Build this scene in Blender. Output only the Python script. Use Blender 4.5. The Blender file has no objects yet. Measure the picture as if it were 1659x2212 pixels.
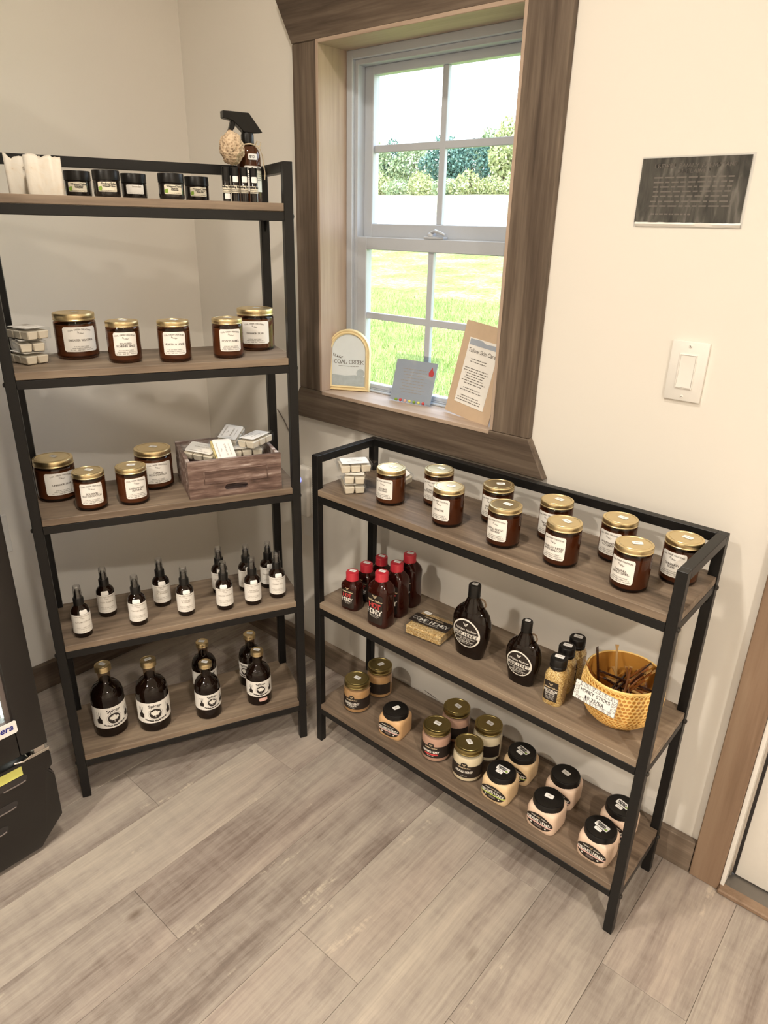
import bpy, bmesh, random
from math import sin, cos, pi, radians, atan2, sqrt, hypot, exp
import numpy as np
from mathutils import Vector, Matrix

random.seed(7)
RNG = np.random.default_rng(11)
S = bpy.context.scene
COL = S.collection

# ------------------------------------------------------------------ camera, world, lights, exposure
CAM = Vector((2.0092, -1.4025, 1.4011))
cam = bpy.data.objects.new('camera', bpy.data.cameras.new('camera'))
COL.objects.link(cam)
cam.data.sensor_fit = 'VERTICAL'
cam.data.sensor_height = 36.0
cam.data.lens = 1487.485 / 2212 * 36.0
cam.data.clip_start = 0.02
cam.data.clip_end = 500
cam.matrix_world = (Matrix.Translation(CAM) @ Matrix.Rotation(0.7037, 4, 'Z')
                    @ Matrix.Rotation(1.1770, 4, 'X') @ Matrix.Rotation(0.0238, 4, 'Z'))
S.camera = cam
S.view_settings.view_transform = 'Standard'
S.view_settings.look = 'None'
S.view_settings.gamma = 1
S.view_settings.use_curve_mapping = False
S.view_settings.exposure = 0.64
S.cycles.max_bounces = 10
S.cycles.diffuse_bounces = 5
S.cycles.glossy_bounces = 4
S.cycles.transparent_max_bounces = 16
S.cycles.sample_clamp_indirect = 6.0
S.cycles.caustics_reflective = False
S.cycles.caustics_refractive = False

world = bpy.data.worlds.new('sky')
S.world = world
world.use_nodes = True
wt = world.node_tree
wt.nodes.clear()
wo = wt.nodes.new('ShaderNodeOutputWorld')
wb = wt.nodes.new('ShaderNodeBackground')
wc = wt.nodes.new('ShaderNodeTexCoord')
ws = wt.nodes.new('ShaderNodeSeparateXYZ')
wr = wt.nodes.new('ShaderNodeValToRGB')
wr.color_ramp.elements[0].color = (0.96, 0.98, 1.0, 1)
wr.color_ramp.elements[1].position = 0.6
wr.color_ramp.elements[1].color = (0.62, 0.76, 0.98, 1)
wt.links.new(wc.outputs['Generated'], ws.inputs[0])
wt.links.new(ws.outputs['Z'], wr.inputs[0])
wt.links.new(wr.outputs[0], wb.inputs['Color'])
wb.inputs['Strength'].default_value = 3.7
wt.links.new(wb.outputs[0], wo.inputs['Surface'])

sun = bpy.data.objects.new('sun', bpy.data.lights.new('sun', 'SUN'))
COL.objects.link(sun)
sun.data.energy = 2.6
sun.data.color = (1.0, 0.95, 0.84)
sun.data.angle = radians(1.0)
sun.rotation_euler = Vector((-0.62, 0.35, -0.75)).to_track_quat('-Z', 'Y').to_euler()

CEIL = 2.62
for lx, ly, pw in ((1.30, -2.65, 25), (3.35, -1.70, 32), (1.30, -0.95, 9.0), (0.95, -4.0, 8), (2.60, -3.9, 9)):  # the one farthest right is an added fill to brighten the left wall
    L = bpy.data.objects.new('downlight', bpy.data.lights.new('downlight', 'AREA'))
    COL.objects.link(L)
    L.data.shape = 'DISK'
    L.data.size = 0.13
    L.data.energy = pw
    L.data.spread = radians(154)
    L.data.color = (1.0, 0.90, 0.765)
    L.location = (lx, ly, CEIL - 0.012)

# ------------------------------------------------------------------ node helpers and materials
class NT:
    def __init__(s, name):
        s.m = bpy.data.materials.new(name)
        s.m.use_nodes = True
        s.t = s.m.node_tree
        s.t.nodes.clear()
        s.o = s.t.nodes.new('ShaderNodeOutputMaterial')
    def n(s, typ, props=None, **inp):
        x = s.t.nodes.new('ShaderNode' + typ)
        for k, v in (props or {}).items():
            setattr(x, k, v)
        for k, v in inp.items():
            s.set(x, k, v)
        return x
    def set(s, x, k, v):
        key = int(k[1:]) if k[0] == 'i' and k[1:].isdigit() else k.replace('_', ' ')
        sock = x.inputs[key]
        if isinstance(v, bpy.types.NodeSocket):
            s.t.links.new(v, sock)
        else:
            if isinstance(v, (tuple, list)) and len(v) == 3 and sock.type == 'RGBA':
                v = (*v, 1)
            sock.default_value = v
    def ramp(s, fac, stops):
        r = s.n('ValToRGB', i0=fac)
        e = r.color_ramp.elements
        while len(e) < len(stops):
            e.new(0.5)
        for k, (p, c) in enumerate(stops):
            e[k].position = p
            e[k].color = (*c, 1) if len(c) == 3 else c
        return r.outputs[0]
    def mix(s, fac, a, b, mode='MIX'):
        x = s.n('Mix', {'data_type': 'RGBA', 'blend_type': mode})
        for sock, v in ((x.inputs[0], fac), (x.inputs[6], a), (x.inputs[7], b)):
            if isinstance(v, bpy.types.NodeSocket):
                s.t.links.new(v, sock)
            else:
                sock.default_value = (*v, 1) if isinstance(v, (tuple, list)) and len(v) == 3 else v
        return x.outputs[2]
    def math(s, op, a, b=0.0):
        return s.n('Math', {'operation': op}, i0=a, i1=b).outputs[0]
    def surf(s, sock):
        s.t.links.new(sock, s.o.inputs['Surface'])
        return s.m
    def bsdf(s, bump=None, bs=0.1, bd=0.002, **inp):
        p = s.n('BsdfPrincipled', **inp)
        if bump is not None:
            b = s.n('Bump', Height=bump, Strength=bs, Distance=bd)
            s.t.links.new(b.outputs[0], p.inputs['Normal'])
        return s.surf(p.outputs[0])

def plain(name, col, rough=0.5, metal=0.0, spec=0.5, coat=0.0, var=0.06, scale=60, bump=0.0, **kw):
    k = NT(name)
    tc = k.n('TexCoord').outputs['Object']
    nz = k.n('TexNoise', i0=tc, Scale=scale, Detail=3.0).outputs[0]
    c = k.mix(nz, [x * (1 - var) for x in col], [min(1, x * (1 + var)) for x in col])
    inp = dict(Base_Color=c, Roughness=rough, Metallic=metal, Coat_Weight=coat, **kw)
    inp['Specular_IOR_Level'] = spec
    p = k.n('BsdfPrincipled')
    for a, v in inp.items():
        k.set(p, a, v)
    if bump:
        b = k.n('Bump', Height=nz, Strength=bump, Distance=0.002)
        k.t.links.new(b.outputs[0], p.inputs['Normal'])
    return k.surf(p.outputs[0])

def clear(name, tint, refl=1.0, rough=0.02, ior=1.45):
    k = NT(name)
    fc = k.n('LayerWeight', Blend=.5).outputs['Facing']
    f = k.math('MULTIPLY', k.math('ADD', k.math('MULTIPLY', k.math('POWER', fc, 5.0), .8), .035), refl)
    t = k.n('BsdfTransparent', Color=tint).outputs[0]
    g = k.n('BsdfGlossy', Color=(1, 1, 1), Roughness=rough).outputs[0]
    x = k.n('MixShader', i0=f, i1=t, i2=g)
    return k.surf(x.outputs[0])

def wood(name, stops, axis=0, along=1.2, across=22.0, rough=0.55, bump=0.25, knots=0.0, patch=0.5, fine=110.0, spec=0.35):
    """streaky timber: AXIS is the grain direction in object space"""
    k = NT(name)
    tc = k.n('TexCoord').outputs['Object']
    rnd = k.n('ObjectInfo').outputs['Random']
    off = k.n('CombineXYZ', X=k.math('MULTIPLY', rnd, 37.0), Y=k.math('MULTIPLY', rnd, 91.0), Z=k.math('MULTIPLY', rnd, 53.0)).outputs[0]
    p = k.n('VectorMath', {'operation': 'ADD'}, i0=tc, i1=off).outputs[0]
    def st(a, b):
        sc = [b, b, b]
        sc[axis] = a
        return k.n('Mapping', Vector=p, Scale=sc).outputs[0]
    warp = k.n('TexNoise', i0=st(along * 1.5, across * .25), Scale=1.0, Detail=2.0).outputs[1]
    v = k.n('VectorMath', {'operation': 'MULTIPLY_ADD'}, i0=warp, i1=(.9, .9, .9), i2=st(along, across)).outputs[0]
    n1 = k.n('TexNoise', i0=v, Scale=1.0, Detail=5.0, Roughness=0.62).outputs[0]
    n2 = k.n('TexNoise', i0=st(along * 4, fine), Scale=1.0, Detail=3.0, Roughness=0.6).outputs[0]
    n3 = k.n('TexNoise', i0=st(along * 1.2, across * .22), Scale=1.0, Detail=3.0).outputs[0]
    f = k.math('ADD', k.math('MULTIPLY', n1, 0.55), k.math('MULTIPLY', n2, 0.22))
    f = k.math('ADD', f, k.math('MULTIPLY', n3, patch * 0.5))
    f = k.math('ADD', f, k.math('MULTIPLY', rnd, 0.10))
    c = k.ramp(f, stops)
    if knots:
        vo = k.n('TexVoronoi', {'feature': 'F1'}, Vector=st(4.0, 9.0), Scale=1.0)
        kf = k.math('SMOOTH_MIN', 1.0, 1.0)
        d = k.n('MapRange', Value=vo.outputs['Distance'], i1=0.03, i2=0.14, i3=knots, i4=0.0).outputs[0]
        sel = k.math('GREATER_THAN', k.n('SeparateColor', Color=vo.outputs['Color']).outputs[0], 0.62)
        d = k.math('MULTIPLY', d, sel)
        c = k.mix(d, c, [x * 0.38 for x in stops[0][1]])
    return k.bsdf(bump=n2, bs=bump, bd=0.0015, Base_Color=c, Roughness=rough, Specular_IOR_Level=spec)

def paint(name, col, rough=0.6):
    k = NT(name)
    tc = k.n('TexCoord').outputs['Object']
    nz = k.n('TexNoise', i0=tc, Scale=140.0, Detail=2.0).outputs[0]
    big = k.n('TexNoise', i0=tc, Scale=1.3, Detail=2.0).outputs[0]
    c = k.mix(big, [x * .97 for x in col], [min(1, x * 1.03) for x in col])
    return k.bsdf(bump=nz, bs=0.12, bd=0.001, Base_Color=c, Roughness=rough, Specular_IOR_Level=0.25)

def emit(name, col, st):
    k = NT(name)
    return k.surf(k.n('Emission', Color=col, Strength=st).outputs[0])

# floor print: pale weathered boards with streaks, saw marks and a few knots
def floor_mat():
    k = NT('weathered_plank')
    tc = k.n('TexCoord').outputs['Object']
    rnd = k.n('ObjectInfo').outputs['Random']
    off = k.n('CombineXYZ', X=k.math('MULTIPLY', rnd, 37.0), Y=k.math('MULTIPLY', rnd, 91.0), Z=0.0).outputs[0]
    p = k.n('VectorMath', {'operation': 'ADD'}, i0=tc, i1=off).outputs[0]
    def st(a, b):
        return k.n('Mapping', Vector=p, Scale=(b, a, 1)).outputs[0]
    warp = k.n('TexNoise', i0=st(2.2, 7), Scale=1.0, Detail=2.0).outputs[1]
    v = k.n('VectorMath', {'operation': 'MULTIPLY_ADD'}, i0=warp, i1=(1.6, 1.6, 0), i2=st(1.5, 20)).outputs[0]
    n1 = k.n('TexNoise', i0=v, Scale=1.0, Detail=8.0, Roughness=.72).outputs[0]
    n2 = k.n('TexNoise', i0=st(7, 170), Scale=1.0, Detail=3.0, Roughness=.6).outputs[0]
    n3 = k.n('TexNoise', i0=st(1.6, 8.5), Scale=1.0, Detail=7.0, Roughness=.68).outputs[0]
    n4 = k.n('TexNoise', i0=st(60, 9), Scale=1.0, Detail=2.0).outputs[0]
    f = k.math('ADD', k.math('MULTIPLY', n1, .46), k.math('MULTIPLY', n2, .16))
    f = k.math('ADD', f, k.math('MULTIPLY', n3, .50))
    f = k.math('ADD', f, k.math('MULTIPLY', rnd, .09))
    f = k.math('ADD', f, k.math('MULTIPLY', n4, .08))
    c = k.ramp(f, [(.41, (.120, .092, .078)), (.51, (.222, .182, .157)), (.585, (.325, .280, .246)), (.66, (.412, .362, .315)), (.81, (.550, .490, .415))])
    worn = k.n('TexNoise', i0=st(3.0, 14), Scale=1.0, Detail=5.0, Roughness=.7).outputs[0]
    saw = k.n('TexNoise', i0=st(120, 6), Scale=1.0, Detail=1.0).outputs[0]
    wf = k.n('MapRange', Value=k.math('ADD', worn, k.math('MULTIPLY', saw, .12)), i1=.70, i2=.76, i3=0.0, i4=.65).outputs[0]
    c = k.mix(wf, c, (.66, .59, .48))
    hue = k.n('TexNoise', i0=st(1.1, 5), Scale=1.0, Detail=2.0).outputs[0]
    c = k.mix(k.n('MapRange', Value=hue, i1=.45, i2=.75, i3=0.0, i4=.45).outputs[0], c, k.mix(1.0, c, (1.0, .90, .90), 'MULTIPLY'))
    # cathedral rings
    wv = k.n('TexWave', {'wave_type': 'BANDS', 'bands_direction': 'X'}, Vector=k.n('VectorMath', {'operation': 'MULTIPLY_ADD'}, i0=k.n('TexNoise', i0=st(1.3, 4.0), Scale=1.0, Detail=1.0).outputs[1], i1=(.55, .55, 0), i2=st(.05, 5.5)).outputs[0], Scale=5.0, Distortion=1.5, Detail=1.0).outputs[1]
    rm = k.n('MapRange', Value=n3, i1=.52, i2=.66, i3=0.0, i4=.22).outputs[0]
    c = k.mix(k.math('MULTIPLY', rm, k.n('MapRange', Value=wv, i1=.55, i2=.95, i3=0.0, i4=1.0).outputs[0]), c, (.19, .145, .11))
    vo = k.n('TexVoronoi', {'feature': 'F1'}, Vector=st(4.5, 9.0), Scale=1.0)
    d = k.n('MapRange', Value=vo.outputs['Distance'], i1=.02, i2=.13, i3=.8, i4=0.0).outputs[0]
    sel = k.math('GREATER_THAN', k.n('SeparateColor', Color=vo.outputs['Color']).outputs[0], .60)
    c = k.mix(k.math('MULTIPLY', d, sel), c, (.14, .10, .075))
    return k.bsdf(bump=n2, bs=.22, bd=.0012, Base_Color=c, Roughness=.48, Specular_IOR_Level=.4)

MAT = {}
MAT['wall'] = paint('cream_wall_paint', (.84, .805, .745))
MAT['ceil'] = paint('ceiling_paint', (.86, .845, .81))
MAT['floor'] = floor_mat()
MAT['sub'] = plain('floor_underlay', (.10, .08, .065), .9)
BR = [(.38, (.050, .034, .025)), (.50, (.118, .087, .064)), (.60, (.190, .146, .110)), (.74, (.31, .25, .195))]
MAT['trim_x'] = wood('stained_board_x', BR, 0, knots=.75)
MAT['trim_y'] = wood('stained_board_y', BR, 1, knots=.75)
MAT['trim_z'] = wood('stained_board_z', BR, 2, knots=.75)
LB = [(.36, (.17, .105, .065)), (.55, (.27, .18, .12)), (.80, (.36, .26, .18))]
MAT['door_trim'] = wood('door_board_z', LB, 2, knots=.7)
MAT['base_x'] = wood('baseboard_x', [(a, [q * 1.15 for q in b]) for a, b in BR], 0, knots=.7)
JB = [(.36, (.33, .24, .18)), (.60, (.47, .36, .28)), (.80, (.55, .44, .35))]
MAT['jamb_z'] = wood('raw_jamb_z', JB, 2)
MAT['jamb_x'] = wood('raw_jamb_x', JB, 0)
SH = [(.37, (.095, .068, .047)), (.50, (.200, .148, .107)), (.62, (.305, .235, .170)), (.80, (.43, .345, .255))]
MAT['board'] = wood('laminate_board', SH, 0, along=1.6, across=26, patch=.35, bump=.12, rough=.5)
MAT['crate'] = wood('whitewashed_crate', [(.42, (.075, .045, .036)), (.52, (.165, .105, .086)), (.60, (.30, .22, .19)), (.69, (.64, .57, .53))], 0, along=6, across=60, patch=.5, rough=.75)
MAT['black'] = plain('black_steel', (.0085, .0080, .0078), .40, 0, .32, var=.15)
MAT['bolt'] = plain('dark_bolt', (.06, .055, .05), .3, .8)
MAT['gold'] = plain('gold_lid', (.80, .65, .37), .36, 1.0, var=.03)
MAT['goldd'] = plain('olive_gold_lid', (.36, .29, .12), .34, 1.0, var=.03)
MAT['amber'] = clear('amber_glass', (.40, .245, .165), 1.0)
MAT['wax'] = plain('candle_wax', (.58, .47, .36), .6)
MAT['waxd'] = plain('dark_candle_wax', (.36, .25, .18), .6)
MAT['brown'] = plain('dark_amber_bottle', (.010, .004, .002), .06, 0, .42, coat=.1)
MAT['syrup'] = plain('syrup_bottle', (.008, .0035, .002), .04, 0, .38, coat=.05)
MAT['neck'] = clear('clear_neck_glass', (.72, .62, .52), 1.0)
MAT['clear'] = clear('clear_plastic', (.96, .97, .98), 1.0, .05)
MAT['cap_clear'] = clear('clear_overcap', (.86, .86, .86), 3.0, .15)
MAT['pane'] = clear('window_pane', (.97, .985, .98), .8, .01)
MAT['paper'] = plain('white_paper', (.91, .89, .85), .6, var=.02)
MAT['cream_paper'] = plain('cream_paper', (.80, .74, .60), .6, var=.03)
MAT['tag'] = plain('price_tag_paper', (.94, .935, .92), .55, var=.02)
MAT['ink'] = plain('black_ink', (.025, .022, .02), .7)
MAT['grey_ink'] = plain('grey_ink', (.16, .14, .125), .7)
MAT['pale_ink'] = plain('pale_ink', (.42, .38, .33), .7)
MAT['white_ink'] = plain('white_ink', (.88, .86, .80), .6, var=.02)
MAT['cream_ink'] = plain('cream_ink', (.72, .58, .38), .6, var=.03)
MAT['red_ink'] = plain('red_ink', (.62, .07, .07), .6)
MAT['green_ink'] = plain('green_ink', (.26, .42, .06), .6)
MAT['lime'] = plain('lime_band', (.55, .66, .16), .6)
MAT['pink'] = plain('pink_band', (.80, .50, .45), .6)
MAT['dark_label'] = plain('dark_label', (.022, .015, .012), .45)
MAT['hot'] = plain('hot_honey', (.030, .005, .003), .09, 0, .42, coat=.1, var=.25, scale=40)
MAT['red'] = plain('red_cap', (.52, .028, .045), .38, var=.1)
MAT['blackcap'] = plain('black_plastic_cap', (.008, .0072, .0066), .34, 0, .35, var=.1)
MAT['tallow'] = plain('dark_tallow_jar', (.016, .012, .010), .12, 0, .5, coat=.2)
MAT['honey_cream'] = plain('creamed_honey', (.80, .60, .36), .38, var=.05, coat=.35, bump=.05)
MAT['honey_pale'] = plain('pale_creamed_honey', (.84, .72, .50), .38, var=.05, coat=.35)
MAT['honey_pink'] = plain('pink_creamed_honey', (.60, .36, .26), .38, var=.06, coat=.35)
MAT['honey_tan'] = plain('tan_creamed_honey', (.52, .30, .13), .3, var=.18, coat=.4, scale=90)
MAT['honey_sq'] = plain('cinnamon_creamed_honey', (.72, .45, .23), .38, var=.05, coat=.3)
MAT['honey_rose'] = plain('rosy_creamed_honey', (.82, .62, .48), .38, var=.05, coat=.3)
MAT['melt'] = plain('wax_melt', (.84, .75, .60), .5, var=.03)
MAT['melt_y'] = plain('yellow_wax_melt', (.88, .74, .34), .5, var=.03)
MAT['soap'] = None
MAT['white'] = plain('white_plastic', (.84, .82, .78), .38, var=.02)
MAT['vinyl'] = plain('shaded_white_vinyl', (.52, .56, .62), .4, var=.02)  # white vinyl greyed: its backlit shade is put into the base colour
MAT['door'] = plain('door_paint', (.74, .71, .66), .45, var=.02)
MAT['steel'] = plain('threshold_metal', (.22, .20, .18), .4, .6)
MAT['chrome'] = plain('bright_metal', (.75, .72, .68), .25, 1.0)
MAT['rubber'] = plain('dark_weatherstrip', (.03, .026, .026), .5)
MAT['fridge'] = plain('black_cooler_shell', (.013, .011, .010), .38, var=.1)
MAT['gasket'] = plain('grey_gasket', (.16, .13, .12), .5)
MAT['linear'] = plain('white_cooler_liner', (.80, .80, .76), .4)
MAT['blue_ink'] = plain('blue_ink', (.012, .014, .24), .5)
MAT['yellow'] = plain('yellow_sticker', (.74, .74, .20), .5)
MAT['glaze'] = plain('amber_glaze', (.56, .27, .055), .22, 0, .5, coat=.5, var=.12, scale=25)
MAT['comb_ridge'] = plain('honeycomb_ridge', (.90, .62, .22), .3, var=.08)
MAT['stick'] = plain('honey_straw', (.23, .075, .018), .18, 0, .5, coat=.5, var=.3, scale=30)
MAT['stick_d'] = plain('dark_honey_straw', (.035, .012, .007), .2, coat=.4)
MAT['stick_l'] = plain('pale_honey_straw', (.55, .33, .12), .2, coat=.4)
MAT['twine'] = plain('jute_twine', (.60, .49, .34), .9, var=.2, scale=200)
MAT['frame_gold'] = plain('cream_gold_frame', (.80, .66, .38), .42, var=.05)
MAT['print'] = plain('pale_print', (.70, .76, .78), .5, var=.03)
MAT['kraft'] = plain('kraft_board', (.62, .47, .33), .75, var=.06)
MAT['greycard'] = plain('grey_blue_card', (.40, .45, .53), .5, var=.04)
MAT['land'] = plain('landscape_print', (.42, .48, .50), .6, var=.2, scale=80)
MAT['blue_led'] = emit('blue_indicator', (.16, .18, 1.0), 2.5)
MAT['led'] = emit('cooler_led', (.95, 1.0, .92), 6.0)

def soap_mat():
    k = NT('milk_soap')
    tc = k.n('TexCoord').outputs['Object']
    v = k.n('TexNoise', i0=tc, Scale=38.0, Detail=3.0, Distortion=1.2).outputs[0]
    c = k.ramp(v, [(.45, (.82, .77, .68)), (.66, (.80, .72, .60)), (.72, (.52, .36, .22)), (.76, (.80, .73, .62))])
    return k.bsdf(bump=v, bs=.2, Base_Color=c, Roughness=.5)
MAT['soap'] = soap_mat()

def sponge_mat():
    k = NT('natural_sponge')
    tc = k.n('TexCoord').outputs['Object']
    v = k.n('TexVoronoi', Vector=tc, Scale=190.0).outputs['Distance']
    c = k.ramp(v, [(.0, (.22, .13, .08)), (.35, (.52, .38, .25)), (.8, (.70, .55, .38))])
    return k.bsdf(bump=v, bs=.8, bd=.003, Base_Color=c, Roughness=.95)
MAT['sponge'] = sponge_mat()

def grain_mat(name, cols, scale):
    k = NT(name)
    tc = k.n('TexCoord').outputs['Object']
    v = k.n('TexVoronoi', Vector=tc, Scale=scale).outputs['Color']
    f = k.n('SeparateColor', Color=v).outputs[0]
    c = k.ramp(f, cols)
    return k.bsdf(bump=f, bs=.35, bd=.001, Base_Color=c, Roughness=.3, Coat_Weight=.3)
MAT['pollen'] = grain_mat('bee_pollen', [(.0, (.20, .09, .02)), (.35, (.46, .28, .08)), (.7, (.70, .52, .22)), (1.0, (.84, .72, .42))], 820.0)
MAT['combwax'] = grain_mat('comb_honey_wax', [(.0, (.30, .14, .03)), (.4, (.58, .36, .12)), (.8, (.80, .62, .33)), (1.0, (.88, .76, .52))], 640.0)

def sign_mat():
    """smoke-grey printed poster with vertical wavering streaks, as printed"""
    k = NT('smoky_poster')
    tc = k.n('TexCoord').outputs['Object']
    m = k.n('Mapping', Vector=tc, Scale=(70, 1, 14)).outputs[0]
    v = k.n('TexNoise', i0=m, Scale=1.0, Detail=4.0, Distortion=.8).outputs[0]
    c = k.ramp(v, [(.38, (.030, .030, .028)), (.55, (.075, .072, .064)), (.72, (.17, .16, .145))])
    return k.bsdf(Base_Color=c, Roughness=.22)
MAT['poster'] = sign_mat()

def grass_mat(name, stops):
    k = NT(name)
    tc = k.n('TexCoord').outputs['Object']
    a = k.n('TexNoise', i0=tc, Scale=.7, Detail=3.0).outputs[0]
    b = k.n('TexNoise', i0=tc, Scale=9.0, Detail=5.0, Roughness=.75).outputs[0]
    f = k.math('ADD', k.math('MULTIPLY', a, .4), k.math('MULTIPLY', b, .6))
    return k.bsdf(Base_Color=k.ramp(f, stops), Roughness=.9, Specular_IOR_Level=.1)
MAT['lawn'] = grass_mat('sunlit_lawn', [(.38, (.12, .19, .035)), (.5, (.27, .33, .08)), (.60, (.46, .47, .20))])
MAT['field'] = grass_mat('dry_field', [(.36, (.34, .31, .15)), (.5, (.46, .43, .25)), (.64, (.56, .53, .38))])
MAT['gravel'] = grass_mat('pale_gravel', [(.36, (.74, .72, .66)), (.6, (.86, .84, .80))])
def leafm(name, a, b):
    k = NT(name)
    g = k.n('NewGeometry').outputs['Random Per Island']
    return k.bsdf(Base_Color=k.mix(g, a, b), Roughness=.7, Specular_IOR_Level=.2)
MAT['blade'] = leafm('grass_blade', (.12, .21, .04), (.56, .56, .26))
MAT['leafA'] = leafm('leaf_bluegreen', (.06, .14, .12), (.22, .34, .27))
MAT['leafB'] = leafm('leaf_pale', (.22, .30, .16), (.42, .48, .28))
MAT['leafC'] = leafm('leaf_yellow', (.26, .31, .13), (.56, .56, .30))
MAT['bark'] = plain('tree_bark', (.12, .09, .06), .9)

# ------------------------------------------------------------------ mesh helpers
CACHE = {}
class M:
    def __init__(s):
        s.v, s.f = [], []
    def add(s, vs, fs):
        o = len(s.v)
        s.v += [tuple(p) for p in vs]
        s.f += [tuple(i + o for i in f) for f in fs]
        return s
    def box(s, a, b):
        (x0, y0, z0), (x1, y1, z1) = a, b
        return s.add([(x0, y0, z0), (x1, y0, z0), (x1, y1, z0), (x0, y1, z0), (x0, y0, z1), (x1, y0, z1), (x1, y1, z1), (x0, y1, z1)],
                     [(3, 2, 1, 0), (4, 5, 6, 7), (0, 1, 5, 4), (1, 2, 6, 5), (2, 3, 7, 6), (3, 0, 4, 7)])
    def lathe(s, prof, n=32, hw=None, hd=None, p=2.0, c=(0, 0)):
        """profile of (r, z); with hw/hd the r is a factor on a superellipse hw x hd"""
        o = len(s.v)
        ring = []
        for r, z in prof:
            if r <= 1e-6:
                ring.append([len(s.v)])
                s.v.append((c[0], c[1], z))
                continue
            idx = []
            for k in range(n):
                a = 2 * pi * k / n
                ca, sa = cos(a), sin(a)
                if hw is None:
                    x, y = r * ca, r * sa
                else:
                    q = (abs(ca) ** p + abs(sa) ** p) ** (-1.0 / p)
                    x, y = r * hw * ca * q, r * hd * sa * q
                idx.append(len(s.v))
                s.v.append((c[0] + x, c[1] + y, z))
            ring.append(idx)
        for A, B in zip(ring, ring[1:]):
            if len(A) == 1 and len(B) == 1:
                continue
            for k in range(n):
                j = (k + 1) % n
                if len(A) == 1:
                    s.f.append((A[0], B[j], B[k]))
                elif len(B) == 1:
                    s.f.append((A[k], A[j], B[0]))
                else:
                    s.f.append((A[k], A[j], B[j], B[k]))
        return s
    def tube(s, path, r, n=8, closed=False, flat=1.0):
        P = [Vector(p) for p in path]
        m = len(P)
        o = len(s.v)
        for i, p in enumerate(P):
            a, b = P[(i - 1) % m if closed else max(i - 1, 0)], P[(i + 1) % m if closed else min(i + 1, m - 1)]
            t = (b - a).normalized()
            u = t.cross(Vector((0, 0, 1)) if abs(t.z) < .9 else Vector((0, 1, 0))).normalized()
            w = t.cross(u)
            rr = r[i] if isinstance(r, (list, tuple)) else r
            for k in range(n):
                q = 2 * pi * k / n
                s.v.append(tuple(p + u * rr * cos(q) + w * rr * flat * sin(q)))
        for i in range(m if closed else m - 1):
            for k in range(n):
                j = (k + 1) % n
                i2 = (i + 1) % m
                s.f.append((o + i * n + k, o + i * n + j, o + i2 * n + j, o + i2 * n + k))
        if not closed:
            s.f.append(tuple(o + k for k in range(n))[::-1])
            s.f.append(tuple(o + (m - 1) * n + k for k in range(n)))
        return s
    def prism(s, poly, z0, z1, ax='z'):
        n = len(poly)
        def P(a, b, c):
            return {'z': (a, b, c), 'y': (a, c, b), 'x': (c, a, b)}[ax]
        vs = [P(x, y, z0) for x, y in poly] + [P(x, y, z1) for x, y in poly]
        return s.add(vs, [tuple(range(n))[::-1], tuple(range(n, 2 * n))] + [(k, (k + 1) % n, n + (k + 1) % n, n + k) for k in range(n)])
    def patch(s, f, w, h, cx=0, cz=0, r=0.0, ell=False, n=16, rows=1):
        """thin printed shape of width w, height h laid on the surface f(s, z)"""
        o = len(s.v)
        for i in range(n + 1):
            t = -1 + 2 * i / n
            x = w / 2 * (sin(t * pi / 2) if ell else t)
            if ell:
                k = h / 2 * sqrt(max(0, 1 - (2 * x / w) ** 2))
            else:
                e = abs(x) - (w / 2 - r)
                k = h / 2 - (r - sqrt(max(0, r * r - e * e)) if r and e > 0 else 0)
            k = max(k, 1e-5)
            s.v += [f(cx + x, cz - k + 2 * k * q / rows) for q in range(rows + 1)]
        for i in range(n):
            for q in range(rows):
                a = o + (rows + 1) * i + q
                s.f.append((a, a + rows + 1, a + rows + 2, a + 1))
        return s
    def flat(s, f, data, dx=0, dy=0):
        V, F = data
        return s.add([f(x + dx, y + dy) for x, y in V], F)
    def xf(s, mat):
        s.v = [tuple(mat @ Vector(p)) for p in s.v]
        return s
    def mesh(s, name, bevel=0.0, seg=1, ang=35, weld=False):
        me = bpy.data.meshes.new(name)
        me.from_pydata(s.v, [], s.f)
        bm = bmesh.new()
        bm.from_mesh(me)
        if weld:
            bmesh.ops.remove_doubles(bm, verts=bm.verts, dist=1e-6)
        if bevel:
            ed = [e for e in bm.edges if len(e.link_faces) == 2 and e.calc_face_angle(0) > radians(30)]
            bmesh.ops.bevel(bm, geom=ed, offset=bevel, offset_type='OFFSET', segments=seg, profile=.5, affect='EDGES', clamp_overlap=True)
        bmesh.ops.recalc_face_normals(bm, faces=bm.faces)
        bm.to_mesh(me)
        bm.free()
        me.polygons.foreach_set('use_smooth', [True] * len(me.polygons))
        me.set_sharp_from_angle(angle=radians(ang))
        return me

def put(name, me, mat=None, parent=None, loc=(0, 0, 0), rot=(0, 0, 0)):
    o = bpy.data.objects.new(name, me)
    COL.objects.link(o)
    if mat is not None and not me.materials:
        me.materials.append(MAT[mat] if isinstance(mat, str) else mat)
    o.parent = parent
    o.location = loc
    o.rotation_euler = rot
    return o

def part(key, name, make, mat, parent, loc=(0, 0, 0), rot=(0, 0, 0), bevel=0.0, seg=1, ang=35):
    """a child mesh; KEY shares its mesh data between alike pieces"""
    k = (key, name, mat)
    if key is None or k not in CACHE:
        me = make().mesh(name, bevel, seg, ang)
        me.materials.append(MAT[mat])
        if key is not None:
            CACHE[k] = me
    else:
        me = CACHE[k]
    return put(name, me, None, parent, loc, rot)

def thing(name, label, cat, loc, rz=0.0, group=None):
    o = bpy.data.objects.new(name, None)
    o.empty_display_size = .02
    COL.objects.link(o)
    o.location = loc
    o.rotation_euler = (0, 0, rz)
    o['label'] = label
    o['category'] = cat
    if group:
        o['group'] = group
    return o

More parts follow.
